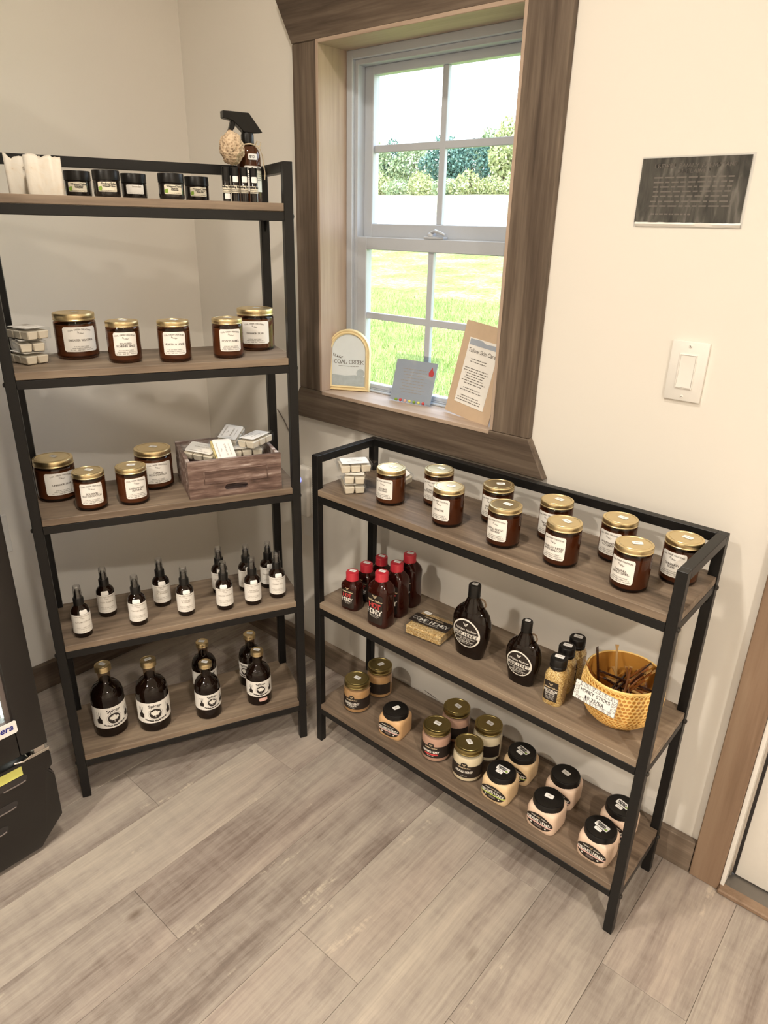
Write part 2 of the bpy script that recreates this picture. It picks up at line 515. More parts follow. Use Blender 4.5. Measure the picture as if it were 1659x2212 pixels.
def struct(name, m, mat, parent=None, bevel=0.0, **kw):
    o = put(name, m.mesh(name, bevel), mat, parent, **kw)
    if parent is None:
        o['kind'] = 'structure'
    return o

# ------------------------------------------------------------------ lettering
def arc(cx, cy, rx, ry, a0, a1, n=8):
    return [(cx + rx * cos(radians(a0 + (a1 - a0) * i / n)), cy + ry * sin(radians(a0 + (a1 - a0) * i / n))) for i in range(n + 1)]
G = {
 'A': (.86, [[(0, 0), (.43, 1), (.86, 0)], [(.17, .36), (.69, .36)]]),
 'B': (.70, [[(0, 0), (0, 1)], [(0, 1), (.35, 1)] + arc(.35, .76, .26, .24, 90, -90, 6) + [(0, .52)], [(0, 0), (.38, 0)] + arc(.38, .26, .30, .26, -90, 90, 6)]),
 'C': (.78, [arc(.42, .5, .42, .5, 50, 310, 12)]),
 'D': (.80, [[(0, 0), (0, 1)], [(0, 1), (.32, 1)] + arc(.32, .5, .46, .5, 90, -90, 8) + [(0, 0)]]),
 'E': (.64, [[(0, 0), (0, 1)], [(0, 1), (.6, 1), (.6, .84)], [(0, .52), (.46, .52)], [(0, 0), (.62, 0), (.62, .16)]]),
 'F': (.60, [[(0, 0), (0, 1)], [(0, 1), (.58, 1), (.58, .84)], [(0, .52), (.44, .52)]]),
 'G': (.82, [arc(.42, .5, .42, .5, 50, 360, 12) + [(.5, .5)]]),
 'H': (.80, [[(0, 0), (0, 1)], [(.8, 0), (.8, 1)], [(0, .52), (.8, .52)]]),
 'I': (.12, [[(.06, 0), (.06, 1)]]),
 'J': (.46, [[(.4, 1), (.4, .22)] + arc(.2, .22, .2, .22, 0, -170, 5)]),
 'K': (.76, [[(0, 0), (0, 1)], [(.72, 1), (.04, .44)], [(.24, .6), (.76, 0)]]),
 'L': (.62, [[(0, 1), (0, 0)], [(0, 0), (.6, 0), (.6, .2)]]),
 'M': (1.0, [[(0, 0), (.06, 1), (.5, .1), (.94, 1), (1.0, 0)]]),
 'N': (.82, [[(0, 0), (0, 1)], [(0, 1), (.8, 0)], [(.8, 0), (.8, 1)]]),
 'O': (.88, [arc(.44, .5, .44, .5, 0, 360, 14)]),
 'P': (.66, [[(0, 0), (0, 1)], [(0, 1), (.34, 1)] + arc(.34, .73, .30, .27, 90, -90, 6) + [(0, .46)]]),
 'Q': (.88, [arc(.44, .5, .44, .5, 0, 360, 14), [(.5, .24), (.86, -.1)]]),
 'R': (.74, [[(0, 0), (0, 1)], [(0, 1), (.34, 1)] + arc(.34, .74, .30, .26, 90, -90, 6) + [(0, .48)], [(.3, .48), (.72, 0)]]),
 'S': (.62, [arc(.31, .75, .29, .25, 30, 270, 8) + arc(.31, .25, .31, .25, 90, -150, 8)[1:]]),
 'T': (.76, [[(.38, 0), (.38, 1)], [(0, .84), (0, 1), (.76, 1), (.76, .84)]]),
 'U': (.80, [[(0, 1), (0, .34)] + arc(.4, .34, .4, .34, 180, 360, 8) + [(.8, 1)]]),
 'V': (.82, [[(0, 1), (.41, 0), (.82, 1)]]),
 'W': (1.16, [[(0, 1), (.28, 0), (.58, .9), (.88, 0), (1.16, 1)]]),
 'X': (.80, [[(0, 0), (.8, 1)], [(0, 1), (.8, 0)]]),
 'Y': (.80, [[(0, 1), (.4, .48), (.8, 1)], [(.4, .48), (.4, 0)]]),
 'Z': (.70, [[(0, 1), (.68, 1), (0, 0), (.7, 0)]]),
 '0': (.66, [arc(.33, .5, .33, .5, 0, 360, 12)]),
 '1': (.3, [[(.02, .8), (.18, 1), (.18, 0)]]),
 '2': (.6, [arc(.3, .72, .28, .28, 160, -30, 7) + [(0, 0), (.62, 0)]]),
 '5': (.6, [[(.56, 1), (.1, 1), (.06, .56)] + arc(.28, .32, .3, .32, 110, -140, 8)]),
 '8': (.6, [arc(.3, .75, .25, .25, 0, 360, 10), arc(.3, .26, .3, .26, 0, 360, 10)]),
 '4': (.6, [[(.46, 0), (.46, 1), (0, .3), (.62, .3)]]),
 '&': (.8, [[(.78, .0), (.2, .72)] + arc(.36, .8, .17, .2, 200, -40, 6) + [(.12, .4)] + arc(.3, .24, .26, .24, 140, 330, 6) + [(.74, .42)]]),
 '$': (.62, [arc(.31, .72, .27, .22, 30, 270, 8) + arc(.31, .28, .29, .22, 90, -150, 8)[1:], [(.31, -.1), (.31, 1.1)]]),
 '.': (.14, [[(.02, .02), (.12, .02)]]), ',': (.14, [[(.1, .06), (.02, -.14)]]), '-': (.4, [[(.04, .45), (.36, .45)]]),
 '/': (.5, [[(0, -.1), (.5, 1.1)]]), ' ': (.42, []), '?': (.5, [arc(.25, .76, .24, .24, 170, -60, 7) + [(.25, .3)], [(.2, .03), (.3, .03)]]),
}
def caps(text, h, serif=True, tv=.16, th=.08, gap=.2, maxw=None, align=0):
    """stroke-drawn capitals of height h, centred on the origin; (verts2d, faces)"""
    V, F = [], []
    x = 0.0
    def quad(a, b, t, ext=True):
        dx, dy = b[0] - a[0], b[1] - a[1]
        l = hypot(dx, dy) or 1e-6
        e = t * .42 if ext else 0
        ux, uy = dx / l, dy / l
        nx, ny = -uy * t / 2, ux * t / 2
        o = len(V)
        V.extend([(a[0] - ux * e - nx, a[1] - uy * e - ny), (b[0] + ux * e - nx, b[1] + uy * e - ny), (b[0] + ux * e + nx, b[1] + uy * e + ny), (a[0] - ux * e + nx, a[1] - uy * e + ny)])
        F.append((o, o + 1, o + 2, o + 3))
    for ch in text:
        w, st = G.get(ch, G['-'])
        for pl in st:
            for a, b in zip(pl, pl[1:]):
                dx, dy = b[0] - a[0], b[1] - a[1]
                l = hypot(dx, dy) or 1e-6
                t = th + (tv - th) * abs(dy) / l
                quad((x + a[0], a[1]), (x + b[0], b[1]), t)
            if serif:
                for e, q in ((pl[0], pl[1]), (pl[-1], pl[-2])):
                    if (abs(e[1]) < .01 or abs(e[1] - 1) < .01) and abs(e[1] - q[1]) > .3:
                        quad((x + e[0] - .15, e[1] + (th / 2 if e[1] < .5 else -th / 2)), (x + e[0] + .15, e[1] + (th / 2 if e[1] < .5 else -th / 2)), th, False)
        x += w + gap
    x -= gap
    k = h
    kx = h
    if maxw and x * h > maxw:
        kx = maxw / x
    ox = {0: x / 2, -1: 0, 1: x}[align]
    return [((a - ox) * kx, (b - .5) * k) for a, b in V], F

TC = {}
def font(text, size, bold=0.0, shear=0.0, align='CENTER'):
    k = (text, size, bold, shear, align)
    if k not in TC:
        cu = bpy.data.curves.new('lettering', 'FONT')
        cu.body = text
        cu.size = size
        cu.offset = bold
        cu.shear = shear
        cu.align_x = align
        cu.resolution_u = 2
        ob = bpy.data.objects.new('lettering_source', cu)
        me = bpy.data.meshes.new_from_object(ob)
        V = [(v.co.x, v.co.y - size * .25) for v in me.vertices]
        F = [tuple(p.vertices) for p in me.polygons]
        bpy.data.objects.remove(ob)
        bpy.data.curves.remove(cu)
        bpy.data.meshes.remove(me)
        TC[k] = (V, F)
    return TC[k]
def bend(data, r, up=True):
    V, F = data
    s = 1 if up else -1
    return [((r + s * y) * sin(x / r), s * ((r + s * y) * cos(x / r) - r)) for x, y in V], F
def poly(pts):
    return pts, [tuple(range(len(pts)))]
def merge(*ds):
    V, F = [], []
    for (v, f), dx, dy in ds:
        o = len(V)
        V += [(a + dx, b + dy) for a, b in v]
        F += [tuple(i + o for i in q) for q in f]
    return V, F
def bars(n, w, h, gap, jag=.25, seed=1):
    """rows of print too small to read"""
    r = random.Random(seed)
    V, F = [], []
    for i in range(n):
        ww = w * (1 - jag * r.random())
        x = -ww / 2
        while x < ww / 2:
            l = w * r.uniform(.04, .13)
            o = len(V)
            V += [(x, -i * gap), (min(x + l, ww / 2), -i * gap), (min(x + l, ww / 2), -i * gap + h), (x, -i * gap + h)]
            F.append((o, o + 1, o + 2, o + 3))
            x += l + w * .025
    return V, F
def ring2(r0, r1, n=40, sx=1.0):
    V = [(r * cos(2 * pi * k / n) * sx, r * sin(2 * pi * k / n)) for k in range(n) for r in (r0, r1)]
    return V, [(2 * k, 2 * k + 1, (2 * k + 3) % (2 * n), (2 * k + 2) % (2 * n)) for k in range(n)]
def disc2(r, n=32, sx=1.0):
    return poly([(r * cos(2 * pi * k / n) * sx, r * sin(2 * pi * k / n)) for k in range(n)])
def leaf2(x, y, l, w, a):
    p = [(0, 0), (.3, .5), (.65, .42), (1, 0), (.65, -.42), (.3, -.5)]
    return poly([(x + (u * l * cos(a) - v * w * sin(a)), y + (u * l * sin(a) + v * w * cos(a))) for u, v in p])
def sprig(k):
    ds = []
    for i, (x, y, a) in enumerate([(-1, .0, 65), (-.62, -.18, 75), (-.2, -.3, 70), (.18, -.36, 55), (-.75, .02, 125), (.2, -.38, -20), (.55, -.36, 25), (-.35, -.28, 10)]):
        ds.append((leaf2(0, 0, k * .52, k * .14, radians(a)), x * k, y * k))
    st = caps('-', .01)
    pts = [(-1.1, -.05), (-.6, -.22), (0, -.38), (.9, -.36)]
    V, F = [], []
    for (x0, y0), (x1, y1) in zip(pts, pts[1:]):
        o = len(V)
        V += [(x0 * k, (y0 - .03) * k), (x1 * k, (y1 - .03) * k), (x1 * k, (y1 + .03) * k), (x0 * k, (y0 + .03) * k)]
        F.append((o, o + 1, o + 2, o + 3))
    return merge(*ds, ((V, F), 0, 0))
MAPLE = [(0, 1), (.17, .66), (.42, .78), (.36, .36), (.60, .56), (.66, .40), (.95, .44), (.84, .18), (.98, .06), (.52, -.26), (.58, -.46), (.06, -.38), (.05, -.9), (-.05, -.9), (-.06, -.38), (-.58, -.46), (-.52, -.26), (-.98, .06), (-.84, .18), (-.95, .44), (-.66, .40), (-.60, .56), (-.36, .36), (-.42, .78), (-.17, .66)]
def bee(k):
    """small winged hexagon emblem"""
    hexa = [(k * .62 * cos(radians(a)), k * .62 * sin(radians(a))) for a in range(90, 450, 60)]
    hin = [(k * .42 * cos(radians(a)), k * .42 * sin(radians(a))) for a in range(90, 450, 60)]
    V = hexa + hin
    F = [(i, (i + 1) % 6, 6 + (i + 1) % 6, 6 + i) for i in range(6)]
    return merge(((V, F), 0, 0), (poly([(-.25 * k, .35 * k), (-1.1 * k, .95 * k), (-.95 * k, .35 * k), (-.5 * k, .1 * k)]), 0, 0),
                 (poly([(.25 * k, .35 * k), (.5 * k, .1 * k), (.95 * k, .35 * k), (1.1 * k, .95 * k)]), 0, 0), (disc2(.2 * k, 8), 0, 0))

def sliced(data, dx=.002):
    """the same flat outline cut into narrow upright strips, so that it can follow a curved side"""
    V, F = data
    bm = bmesh.new()
    vs = [bm.verts.new((x, y, 0)) for x, y in V]
    for f in F:
        try:
            bm.faces.new([vs[i] for i in f])
        except ValueError:
            pass
    x0, x1 = min(v[0] for v in V), max(v[0] for v in V)
    bmesh.ops.triangulate(bm, faces=bm.faces)
    k = x0 + dx
    while k < x1:
        bmesh.ops.bisect_plane(bm, geom=bm.verts[:] + bm.edges[:] + bm.faces[:], plane_co=(k, 0, 0), plane_no=(1, 0, 0), dist=1e-7)
        k += dx
    bm.verts.index_update()
    r = [(v.co.x, v.co.y) for v in bm.verts], [tuple(v.index for v in f.verts) for f in bm.faces]
    bm.free()
    return r

def cylf(R, e=0.0):
    return lambda s, z: ((R + e) * sin(s / R), -(R + e) * cos(s / R), z)
def frontf(d):
    return lambda s, z: (s, -d, z)
def topf(z, a=0.0, cx=0.0, cy=0.0):
    return lambda s, t: (cx + s * cos(a) - t * sin(a), cy + s * sin(a) + t * cos(a), z)
def superf(hw, hd, p, e=0.0):
    def f(s, z):
        q = max(0.0, 1 - abs(s / hw) ** p)
        return (s, -hd * q ** (1 / p) - e, z)
    return f

# ------------------------------------------------------------------ where things stand: the two shelving units
LA, LX, LY = 1.1330, 0.5351, -0.8554          # tall unit: yaw and front left foot
RA, RX, RY = -0.0061, 0.8220, -0.2849         # long low unit
LW, LD, LH = .6142, .2176, 1.5224
RW, RD, RH = .9127, .2287, .8766
LZ = {1: 1.4413, 2: 1.1117, 3: .7880, 4: .4616, 5: .1336}
RZ = {1: .7887, 2: .4654, 3: .1334}
EPS = .0004
def PL(u, v, k, dz=0.0):                      # u measured from the right front foot, leftwards negative
    u += LW
    return (LX + cos(LA) * u - sin(LA) * v, LY + sin(LA) * u + cos(LA) * v, LZ[k] + EPS + dz)
def PR(u, v, k, dz=0.0):
    return (RX + cos(RA) * u - sin(RA) * v, RY + sin(RA) * u + cos(RA) * v, RZ[k] + EPS + dz)
def face(P, delta=0.0):                       # yaw that turns the front (-Y) towards the aisle where the viewer stands
    return atan2(CAM.x - P[0], -(CAM.y - P[1])) + radians(delta)

# ------------------------------------------------------------------ room shell
X1, Y0 = 4.2, -4.6
struct('wall_left', M().box((-.12, Y0, 0), (0, 0, CEIL)), 'wall')
wb_ = M()
WX0, WX1, WZ0, WZ1, DX0, DX1, DZ = .586, 1.165, .945, 1.815, 1.874, 2.76, 2.06
for a, b in (((-.12, 0, 0), (WX0, .15, CEIL)), ((WX1, 0, 0), (DX0, .15, CEIL)), ((WX0, 0, 0), (WX1, .15, WZ0)), ((WX0, 0, WZ1), (WX1, .15, CEIL)),
             ((DX0, 0, DZ), (DX1, .15, CEIL)), ((DX1, 0, 0), (X1, .15, CEIL))):
    wb_.box(a, b)
struct('wall_back', wb_, 'wall')
struct('wall_right', M().box((X1, Y0, 0), (X1 + .12, .15, CEIL)), 'wall')
struct('wall_front', M().box((-.12, Y0 - .12, 0), (X1 + .12, Y0, CEIL)), 'wall')
struct('ceiling', M().box((-.12, Y0 - .12, CEIL), (X1 + .12, .15, CEIL + .1)), 'ceil')
fl = struct('floor', M().box((-.12, Y0 - .12, -.08), (X1 + .12, .15, -.006)), 'sub')
PWD, PLN = .1735, 1.22
joint = {0: -.55, 1: -.20, 2: -1.02, 3: -.737, 4: -.42, 5: -.912, 6: -.15, 7: -.728, 8: -.30, 9: -.66, 10: -.36, 11: -.95, 12: -.5}
def plank(x0, x1, y0, y1):
    cx, cy = (x0 + x1) / 2, (y0 + y1) / 2
    w, l = round(x1 - x0, 4), round(y1 - y0, 4)
    part(('plank', w, l), 'plank', lambda: M().box((-w / 2 + .0003, -l / 2 + .0003, -.005), (w / 2 - .0003, l / 2 - .0003, 0)), 'floor', fl, (cx, cy, 0), bevel=.0007)
c0 = 1.2247 - PWD * 7
for k in range(0, 25):
    a, b = max(c0 + k * PWD, 0), min(c0 + (k + 1) * PWD, X1)
    if b - a < .01:
        continue
    j = joint.get(k, -random.random() * PLN)
    ys = [0.0]
    y = j
    while y > Y0:
        if ys[-1] - y > .05:
            ys.append(y)
        y -= PLN
    ys.append(Y0)
    for t, u in zip(ys, ys[1:]):
        plank(a, b, u, t)
TB, HB = .0175, .0903
struct('baseboard_left', M().box((0, Y0, .0005), (TB, -TB, HB)), 'trim_y', bevel=.0012)
struct('baseboard_back', M().box((0, -TB, .0005), (1.806, 0, HB)), 'base_x', bevel=.0012)

# ------------------------------------------------------------------ window
def root(name):
    o = bpy.data.objects.new(name, None)
    o.empty_display_size = .05
    COL.objects.link(o)
    o['kind'] = 'structure'
    return o
win = root('window_1')
part(None, 'side_casing', lambda: M().box((-.0432, -.02, -.43), (.0432, 0, .43)), 'trim_z', win, (.5397, 0, 1.3835), bevel=.002)
part(None, 'side_casing', lambda: M().box((-.0487, -.02, -.43), (.0487, 0, .43)), 'trim_z', win, (1.2170, 0, 1.3835), bevel=.002)
part(None, 'head_casing', lambda: M().prism([(-.385, 0), (.385, 0), (.4435, .105), (-.4435, .105)], -.021, 0, 'y'), 'trim_x', win, (.8815, 0, 1.8135), bevel=.002)
part(None, 'apron_board', lambda: M().prism([(-.4355, -.0885), (.4355, -.0885), (.385, 0), (-.385, 0)], -.021, 0, 'y'), 'trim_x', win, (.8815, 0, .9535), bevel=.002)
part(None, 'jamb_board', lambda: M().box((-.0045, -.0225, -.43), (.0045, .08, .43)), 'jamb_z', win, (.5875, 0, 1.3845), bevel=.001)
part(None, 'jamb_board', lambda: M().box((-.0045, -.018, -.43), (.0045, .08, .43)), 'jamb_z', win, (1.1640, 0, 1.3845), bevel=.001)
part(None, 'head_jamb', lambda: M().box((-.284, -.0225, -.0045), (.284, .08, .0045)), 'jamb_x', win, (.8757, 0, 1.810), bevel=.001)
part(None, 'stool_board', lambda: M().box((-.284, -.0235, -.005), (.284, .08, .005)), 'jamb_x', win, (.8757, 0, .950), bevel=.001)
def rect_frame(x0, x1, z0, z1, w, y0, y1, wb=None, wt=None):
    m = M()
    wb = w if wb is None else wb
    wt = w if wt is None else wt
    m.box((x0, y0, z0), (x0 + w, y1, z1)).box((x1 - w, y0, z0), (x1, y1, z1))
    m.box((x0 + w, y0, z0), (x1 - w, y1, z0 + wb)).box((x0 + w, y0, z1 - wt), (x1 - w, y1, z1))
    return m
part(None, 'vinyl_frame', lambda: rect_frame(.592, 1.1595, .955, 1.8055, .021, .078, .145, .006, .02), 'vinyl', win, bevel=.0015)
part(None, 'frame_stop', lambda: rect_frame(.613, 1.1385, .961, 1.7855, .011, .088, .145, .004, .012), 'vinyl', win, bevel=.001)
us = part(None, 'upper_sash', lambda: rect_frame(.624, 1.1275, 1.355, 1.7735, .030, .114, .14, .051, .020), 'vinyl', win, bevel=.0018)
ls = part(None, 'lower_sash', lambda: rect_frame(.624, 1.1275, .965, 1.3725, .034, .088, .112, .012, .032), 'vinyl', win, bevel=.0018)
def munt(sx, z0, z1, zm, y, w=.0175):
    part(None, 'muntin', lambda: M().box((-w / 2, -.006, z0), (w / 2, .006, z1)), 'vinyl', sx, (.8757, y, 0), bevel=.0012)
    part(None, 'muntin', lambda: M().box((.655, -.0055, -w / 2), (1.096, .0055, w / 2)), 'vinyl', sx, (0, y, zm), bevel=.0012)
munt(us, 1.406, 1.7535, 1.5865, .126)
munt(ls, .977, 1.3405, 1.1665, .099)
for sx, z0, z1, zm, y in ((us, 1.406, 1.7535, 1.5865, .127), (ls, .977, 1.3405, 1.1665, .100)):
    for xa, xb in ((.656, .8757), (.8757, 1.0955)):
        for za, zb in ((z0, zm), (zm, z1)):
            part(None, 'glass_pane', lambda: M().box((xa, -.001, za), (xb, .001, zb)), 'pane', sx, (0, y, 0))
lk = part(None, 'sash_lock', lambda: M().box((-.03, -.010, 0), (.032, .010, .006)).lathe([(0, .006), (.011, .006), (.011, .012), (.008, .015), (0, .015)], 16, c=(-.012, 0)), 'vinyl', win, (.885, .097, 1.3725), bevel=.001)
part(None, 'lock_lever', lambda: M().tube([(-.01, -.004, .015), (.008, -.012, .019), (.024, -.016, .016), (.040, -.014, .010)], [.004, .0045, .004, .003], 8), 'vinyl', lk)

# ------------------------------------------------------------------ door at the right
dr = root('door_1')
part(None, 'side_casing', lambda: M().box((-.0325, -.02, -1.05), (.0325, 0, 1.05)), 'door_trim', dr, (1.8405, 0, 1.0505), bevel=.002)
part(None, 'side_casing', lambda: M().box((-.0325, -.02, -1.05), (.0325, 0, 1.05)), 'door_trim', dr, (2.800, 0, 1.0505), bevel=.002)
part(None, 'head_casing', lambda: M().box((-.53, -.021, 0), (.53, 0, .09)), 'trim_x', dr, (2.32, 0, 2.1), bevel=.002)
part(None, 'jamb', lambda: M().box((1.8735, -.012, .012), (1.8825, .14, 2.1)).box((2.751, -.012, .012), (2.76, .14, 2.1)).box((1.8825, -.012, 2.05), (2.751, .14, 2.06)), 'white', dr, bevel=.001)
part(None, 'stop_strip', lambda: M().box((1.8825, .022, .02), (1.8875, .034, 2.05)), 'chrome', dr)
part(None, 'weatherstrip', lambda: M().box((1.8825, .034, .02), (1.8935, .046, 2.05)), 'rubber', dr)
part(None, 'slab', lambda: M().box((1.8905, .036, .016), (2.748, .080, 2.048)), 'door', dr, bevel=.002)
part(None, 'sill_strip', lambda: M().box((1.8735, -.030, .0005), (2.76, -.002, .014)), 'door_trim', dr, bevel=.003)
part(None, 'threshold', lambda: M().prism([(-.002, .0), (.15, .0), (.15, .012), (.03, .013), (-.002, .008)], 1.8735, 2.76, 'x'), 'steel', dr)

# ------------------------------------------------------------------ wall fittings
t = thing('light_switch', 'white rocker light switch in a slim wall plate, right of the window', 'switch', (1.5475 + .035, -.0004, 1.0959 + .0572))
part(None, 'wall_plate', lambda: M().prism([(-.035, -.0572), (.035, -.0572), (.035, .0572), (-.035, .0572)], -.006, 0, 'y'), 'white', t, bevel=.0022, seg=2)
part(None, 'rocker_frame', lambda: rect_frame(-.0165, .0165, -.033, .033, .0022, -.0085, -.005), 'white', t, bevel=.0006)
part(None, 'rocker', lambda: M().prism([(.0305, -.0055), (.0305, -.0078), (.004, -.0062), (-.0305, -.0096), (-.0305, -.0055)], -.0138, .0138, 'x').xf(Matrix(((1, 0, 0, 0), (0, 0, 1, 0), (0, 1, 0, 0), (0, 0, 0, 1)))), 'white', t)
for z in (.0485, -.0485):
    sc = part('plscrew', 'screw', lambda: M().lathe([(0, 0), (.0032, 0), (.0028, .0012), (0, .0016)], 14).xf(Matrix.Rotation(pi / 2, 4, 'X')), 'white', t, (0, -.006, z))
    part('plslot', 'slot', lambda: M().box((-.0025, -.0018, -.0004), (.0025, -.0010, .0004)), 'gasket', sc, rot=(0, radians(50 if z > 0 else -40), 0))

t = thing('wall_outlet', 'white outlet plate low on the left wall beside the cooler', 'outlet', (.0004, -.757, .553), pi / 2)
part(None, 'wall_plate', lambda: M().box((-.036, -.006, -.059), (.036, 0, .059)), 'white', t, bevel=.002)
for z in (.02, -.02):
    part('rec', 'receptacle', lambda: M().lathe([(0, 0), (.0165, 0), (.0160, .002), (0, .002)], 20).xf(Matrix.Rotation(pi / 2, 4, 'X')), 'white', t, (0, -.006, z))

t = thing('plug_in_purifier', 'white plug-in air purifier with a blue light, on the wall between the two shelving units', 'air purifier', (.512, -.0004, .626))
part(None, 'body', lambda: M().box((-.040, -.036, -.083), (.022, -.016, .083)), 'white', t, bevel=.009, seg=3)
bk = part(None, 'vent_housing', lambda: M().box((-.033, -.017, -.075), (.026, 0, .078)), 'white', t, bevel=.005, seg=2)
for i in range(16):
    part('pvent', 'vent_slat', lambda: M().box((-.001, -.012, -.0012), (.0018, 0, .0012)), 'gasket', bk, (.0262, -.004, -.055 + i * .0075))
part(None, 'indicator_light', lambda: M().lathe([(0, 0), (.010, 0), (.009, .0012), (0, .0014)], 24).xf(Matrix.Rotation(pi / 2, 4, 'X')), 'blue_led', t, (-.012, -.036, .040))
t = thing('wall_outlet', 'white outlet plate below the plug-in air purifier', 'outlet', (.517, -.0004, .497))
part(None, 'wall_plate', lambda: M().box((-.036, -.006, -.034), (.036, 0, .034)), 'white', t, bevel=.002)
part(None, 'receptacle', lambda: M().lathe([(0, 0), (.0165, 0), (.0160, .002), (0, .002)], 20).xf(Matrix.Rotation(pi / 2, 4, 'X')), 'white', t, (0, -.006, -.008))
t = thing('power_cord', 'thin dark cord on the wall behind the wooden crate', 'cord', (.40, -.003, .72))
part(None, 'cable', lambda: M().tube([(-.03, 0, .14), (.0, 0, .11), (.035, 0, .06), (.06, -.001, 0), (.075, -.008, -.02)], .0016, 6), 'gasket', t)

t = thing('disclaimer_sign', 'dark laminated disclaimer sign on the wall above the light switch', 'sign', (1.530, -.0006, 1.4715))
part(None, 'laminate', lambda: M().box((-.0975, -.0006, -.062), (.0985, 0, .0585)), 'clear', t)
sh = part(None, 'printed_sheet', lambda: M().box((-.0965, -.0016, -.0530), (.0935, -.0007, .0555)), 'poster', t)
def signtext():
    m = M()
    f = frontf(.0019)
    m.flat(f, caps('BREWER FAMILY FARMSTAND', .0062, False, .15, .13, .3), 0, .042)
    m.flat(f, caps('DISCLAIMER', .0062, False, .15, .13, .3), 0, .033)
    return m
part(None, 'lettering', signtext, 'grey_ink', sh)
sh.children[0].data.materials[0] = plain('faded_sign_print', (.30, .29, .26), .6)
part(None, 'fine_print', lambda: M().flat(frontf(.0019), bars(5, .150, .0024, .0078, .1, 5), 0, .0215).flat(frontf(.0019), bars(2, .150, .0024, .0078, .1, 9), 0, -.0185).flat(frontf(.0019), bars(1, .075, .0024, .0078, .1, 3), -.03, -.0400), 'grey_ink', sh)
sh.children[1].data.materials[0] = sh.children[0].data.materials[0]
def crinkle():
    m = M()
    r = random.Random(4)
    n = 26
    for i in range(n):
        x = -.094 + .19 * i / (n - 1)
        m.v += [(x, -.0022 - .0010 * r.random(), -.0525 - .001 * r.random()), (x, -.0030 - .0016 * r.random(), -.0560), (x, -.0014, -.0600 - .0008 * r.random())]
    for i in range(n - 1):
        a = 3 * i
        m.f += [(a, a + 3, a + 4, a + 1), (a + 1, a + 4, a + 5, a + 2)]
    return m
part(None, 'crinkled_edge', crinkle, 'white', t)

t = thing('scuff_mark', 'dark scuff mark on the wall just above the baseboard behind the creamed honey', 'mark', (1.02, -.0003, .0985))
part(None, 'smear', lambda: M().prism([(-.026, .004), (-.01, .0035), (.012, -.001), (.027, -.0045), (.008, -.002), (-.012, .001)], -.0006, 0, 'y'), 'gasket', t)

# ------------------------------------------------------------------ shelving units
def shelf_unit(label, loc, rz, W, D, H, tops, tw, td):
    t = thing('shelving_unit', label, 'shelf', (loc[0], loc[1], 0), rz, 'black steel shelving units')
    bt, rh = .0160, .0195
    part(None, 'post', lambda: M().box((0, 0, 0), (tw, td, H)), 'black', t, bevel=.0009)
    part(None, 'post', lambda: M().box((W - tw, 0, 0), (W, td, H)), 'black', t, bevel=.0009)
    part(None, 'post', lambda: M().box((0, D - td, 0), (tw, D, H)), 'black', t, bevel=.0009)
    part(None, 'post', lambda: M().box((W - tw, D - td, 0), (W, D, H)), 'black', t, bevel=.0009)
    for x in (0, W - tw):
        part(None, 'top_rail', lambda: M().box((x, td, H - tw), (x + tw, D - td, H)), 'black', t, bevel=.0009)
    part(None, 'top_rail', lambda: M().box((tw, D - td, H - tw), (W - tw, D, H)), 'black', t, bevel=.0009)
    for z in tops:
        def board():
            a, b = tw + .0006, td + .0006
            e = .002
            pg = [(a, 0), (W - a, 0), (W - a, b), (W - e, b), (W - e, D - b), (W - a, D - b), (W - a, D), (a, D), (a, D - b), (e, D - b), (e, b), (a, b)]
            return M().prism([(x - W / 2, y - D / 2) for x, y in pg], -bt, 0)
        part(None, 'board', board, 'board', t, (W / 2, D / 2, z), bevel=.0008)
        zr = z - bt
        for y in (0, D - td):
            part(None, 'shelf_rail', lambda: M().box((tw, y + .0008, zr - rh), (W - tw, y + td - .0008, zr - .001)), 'black', t, bevel=.0008)
        for x in (0, W - tw):
            part(None, 'side_rail', lambda: M().box((x + .003, td, zr - rh), (x + tw - .002, D - td, zr - .001)), 'black', t, bevel=.0008)
            s = -1 if x == 0 else 1
            for y in (td + .004, D - td - .004):
                part(('bolt', s), 'bolt', lambda: M().lathe([(0, 0), (.0052, 0), (.0048, .0028), (.0024, .0042), (0, .0044)], 14).xf(Matrix.Rotation(s * pi / 2, 4, 'Y')), 'bolt', t, (0 if x == 0 else W, y - .012 if y < D / 2 else y + .012, zr - rh * .5))
                g = 1 if y < D / 2 else -1
                part(('gusset', s, g), 'bracket', lambda: M().prism([(0, 0), (g * .017, 0), (0, -.024)], -.0015, .0015, 'x'), 'black', t, (.010 if x == 0 else W - .010, y - .003 * g, zr - rh))
    return t
shelf_unit('tall five-tier black steel shelving unit with wood boards, across the corner', (LX, LY), LA, LW, LD, LH, LZ.values(), .0208, .0188)
shelf_unit('low wide three-tier black steel shelving unit with wood boards, under the window', (RX, RY), RA, RW, RD, RH, RZ.values(), .0196, .0185)

# ------------------------------------------------------------------ product builders
def sticker(parent, z, a=0.0, cx=0.0, cy=0.0, w=.019, h=.013, key='st'):
    s = part((key, w, h), 'price_sticker', lambda: M().patch(topf(0), w, h, r=.001, n=8), 'tag', parent, (cx, cy, z), (0, 0, a))
    part((key, w, h), 'print', lambda: M().flat(topf(.0002), bars(1, w * .45, h * .16, .01, .1, 2), 0, -h * .05), 'pale_ink', s)
    return s

